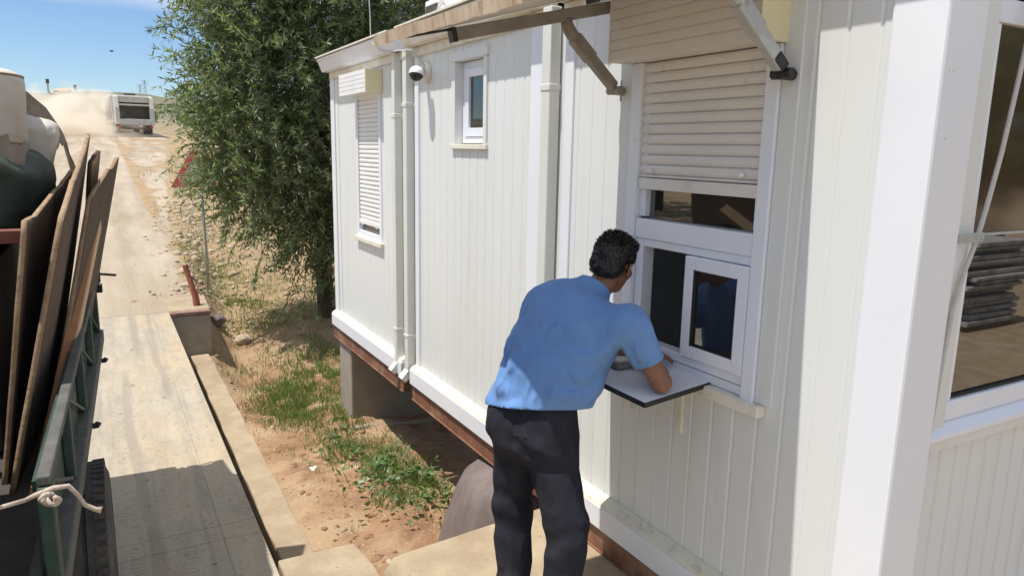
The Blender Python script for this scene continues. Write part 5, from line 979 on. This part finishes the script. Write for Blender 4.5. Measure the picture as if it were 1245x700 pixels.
for i, (x, y, zt, h) in enumerate(pyl):
    t_ = thing('power_pylon', ['tall lattice power pylon right above the garbage truck on the ridge', 'second lattice pylon just left of the tall one on the ridge', 'small pylon left of the garbage truck on the ridge', 'pylon beside the tree crown on the ridge', 'tiny pylon farthest left on the ridge beyond the dust'][i], 'pylon', (x, y, zt - h - 25), 'power pylons on the ridge')
    b = MB(); w0 = 4.0
    for sx in (-1, 1):
        for sy in (-1, 1): b.bar((x + sx * w0, y + sy * w0, zt - h - 25), (x + sx * .6, y + sy * .6, zt), .55, .55)
    for j in range(6):
        f0, f1 = j / 6, (j + 1) / 6; a0_, a1_ = w0 + (.6 - w0) * f0, w0 + (.6 - w0) * f1; z0_, z1_ = zt - (h + 25) * (1 - f0), zt - (h + 25) * (1 - f1); b.bar((x - a0_, y - a0_, z0_), (x + a1_, y - a1_, z1_), .35, .35); b.bar((x + a0_, y - a0_, z0_), (x - a1_, y - a1_, z1_), .35, .35)
    for dz in (1.5, 6.5): b.bar((x - 6, y, zt - dz), (x + 6, y, zt - dz), .6, .6)
    b.build('lattice', M['steel'], t_)
def bird(label, c, sc_, rot):
    t_ = thing('bird', label, 'bird', c); Mx = Matrix.Translation(c) @ Matrix.Rotation(rot, 4, 'Z') @ Matrix.Scale(sc_, 4); b = MB(); b.lathe([(.001, -.5), (.06, -.35), (.13, 0), (.10, .22), (.06, .34), (.065, .42), (.03, .5), (.002, .58)], (0, 0, 0), (0, 1, 0), 10); b.add([(-.05, -.42, 0), (.05, -.42, 0), (.12, -.75, .02), (-.12, -.75, .02)], [(0, 1, 2, 3)]); b.v = [tuple(Mx @ Vector(p)) for p in b.v]; b.build('body', M['bird'], t_, smooth=True)
    for s in (-1, 1):
        b = MB(); b.add([(s * .08, .18, .04), (s * .08, -.16, .04), (s * .62, -.10, .26), (s * .62, .20, .28), (s * 1.15, -.12, .14), (s * 1.2, -.02, .14)], [(0, 1, 2, 3), (3, 2, 4, 5)]); b.v = [tuple(Mx @ Vector(p)) for p in b.v]; o = b.build('wing', M['bird'], t_); q_ = o.modifiers.new('t', 'SOLIDIFY'); q_.thickness = .02
bird('small dark bird flying high at the top left of the sky', (-6.0, 60, 13.25), .42, .9); bird('tiny pale bird gliding low in the sky above the garbage truck', (-.6, 75, 10.0), .38, 1.9)

# dust raised by the vehicles
dm = bpy.data.materials.new('road_dust'); dm.use_nodes = True; t = dm.node_tree; t.nodes.remove(t.nodes['Principled BSDF']); n = t.nodes.new; l = t.links.new
pv = n('ShaderNodeVolumePrincipled'); pv.inputs['Color'].default_value = (1.0, .93, .82, 1); pv.inputs['Anisotropy'].default_value = .1; co = n('ShaderNodeTexCoord'); ln_ = n('ShaderNodeVectorMath'); ln_.operation = 'LENGTH'
nzz = n('ShaderNodeTexNoise'); nzz.inputs['Scale'].default_value = 2.6; nzz.inputs['Detail'].default_value = 5; a1 = n('ShaderNodeMath'); a1.operation = 'MULTIPLY_ADD'; a1.inputs[1].default_value = 2.4; a1.inputs[2].default_value = -1.2
l(co.outputs['Object'], nzz.inputs['Vector']); l(co.outputs['Object'], ln_.inputs[0]); l(nzz.outputs['Fac'], a1.inputs[0]); a2 = n('ShaderNodeMath'); a2.operation = 'ADD'; l(ln_.outputs['Value'], a2.inputs[0]); l(a1.outputs[0], a2.inputs[1])
mr_ = n('ShaderNodeMapRange'); mr_.interpolation_type = 'SMOOTHSTEP'; mr_.inputs['From Min'].default_value = .95; mr_.inputs['From Max'].default_value = .15; mr_.inputs['To Min'].default_value = 0; mr_.inputs['To Max'].default_value = .5; l(a2.outputs[0], mr_.inputs['Value']); l(mr_.outputs['Result'], pv.inputs['Density']); l(pv.outputs[0], t.nodes['Material Output'].inputs['Volume'])
def dust(label, c, s):
    b = MB(); pr = [(math.sin(a), math.cos(a)) for a in np.linspace(.001, math.pi - .001, 16)]; b.lathe(pr, (0, 0, 0), (0, 0, 1), 28); me = b.mesh(); o = link('dust_cloud', me, dm); o.location = c; o.scale = s; tag(o, label, 'dust', kind='stuff')
dust('thick tan dust cloud hanging over the track left of the garbage truck', (-3.7, 62, 3.9), (4.6, 8.0, 2.5)); dust('thin dust swirling round the rear wheels of the garbage truck', (-1.2, 58.5, 2.8), (3.6, 3.0, .8))

# things behind the viewer that only the window panes show
def slab_stack(label, x, y, n_, s):
    t_ = thing('slab_stack', label, 'slab stack', (x, y, float(ground_h(x, y))), 'stacks of grey slabs reflected in the large window'); g_ = random.Random(s); z = float(ground_h(x, y)) + .10
    MB().box(x - .9, x + .9, y - .6, y + .6, z - .2, z - .005).build('pallet', M['wood'], t_)
    for i in range(n_):
        o_ = g_.uniform(-.16, .16); q_ = g_.uniform(-.12, .12); h_ = g_.uniform(.05, .10); l_ = g_.uniform(.80, 1.02); MB().prism([(x - l_ + o_, z), (x + l_ + o_, z), (x + l_ + o_ - .03, z + h_ + g_.uniform(-.012, .012)), (x - l_ + o_ + .04, z + h_)], 'y', y - .62 + q_, y + .62 + q_).build('slab', M['slab'], t_, bevel=.02); z += h_ + .012
slab_stack('tall stack of grey slabs reflected in the left of the large window', 12.0, -4.8, 17, 1); slab_stack('second grey slab stack farther back in the large window reflection', 15.5, -7.5, 20, 2); slab_stack('low stack of grey slabs at the right of the window reflection', 16.5, -4.6, 12, 3)
def round_tree(label, x, y, r, seed):
    z = float(ground_h(x, y)); t_ = thing('bushy_tree', label, 'tree', (x, y, z), 'trees reflected in the window panes'); MB().tube([(x, y, z - .2), (x, y, z + r), (x + .1, y, z + 2 * r)], [.2, .15, .05], 10).build('trunk', M['trunk'], t_, smooth=True)
    crown(t_, [(x, y, z + r * 1.5, r, r, r), (x + r * .6, y, z + r * 1.2, r * .7, r * .7, r * .7), (x - r * .6, y + .3, z + r * 1.3, r * .7, r * .7, r * .7)], 700, seed, leaf=(.22, .34), wid=.06, per=20)
round_tree('bushy tree reflected in the upper part of the large window', 19, -9.5, 3.4, 41); round_tree('bushy tree reflected at the right of the large window', 24, -8.0, 4.0, 42); round_tree('bushy tree across the weighbridge reflected in the small window', -14, 19, 3.2, 43)
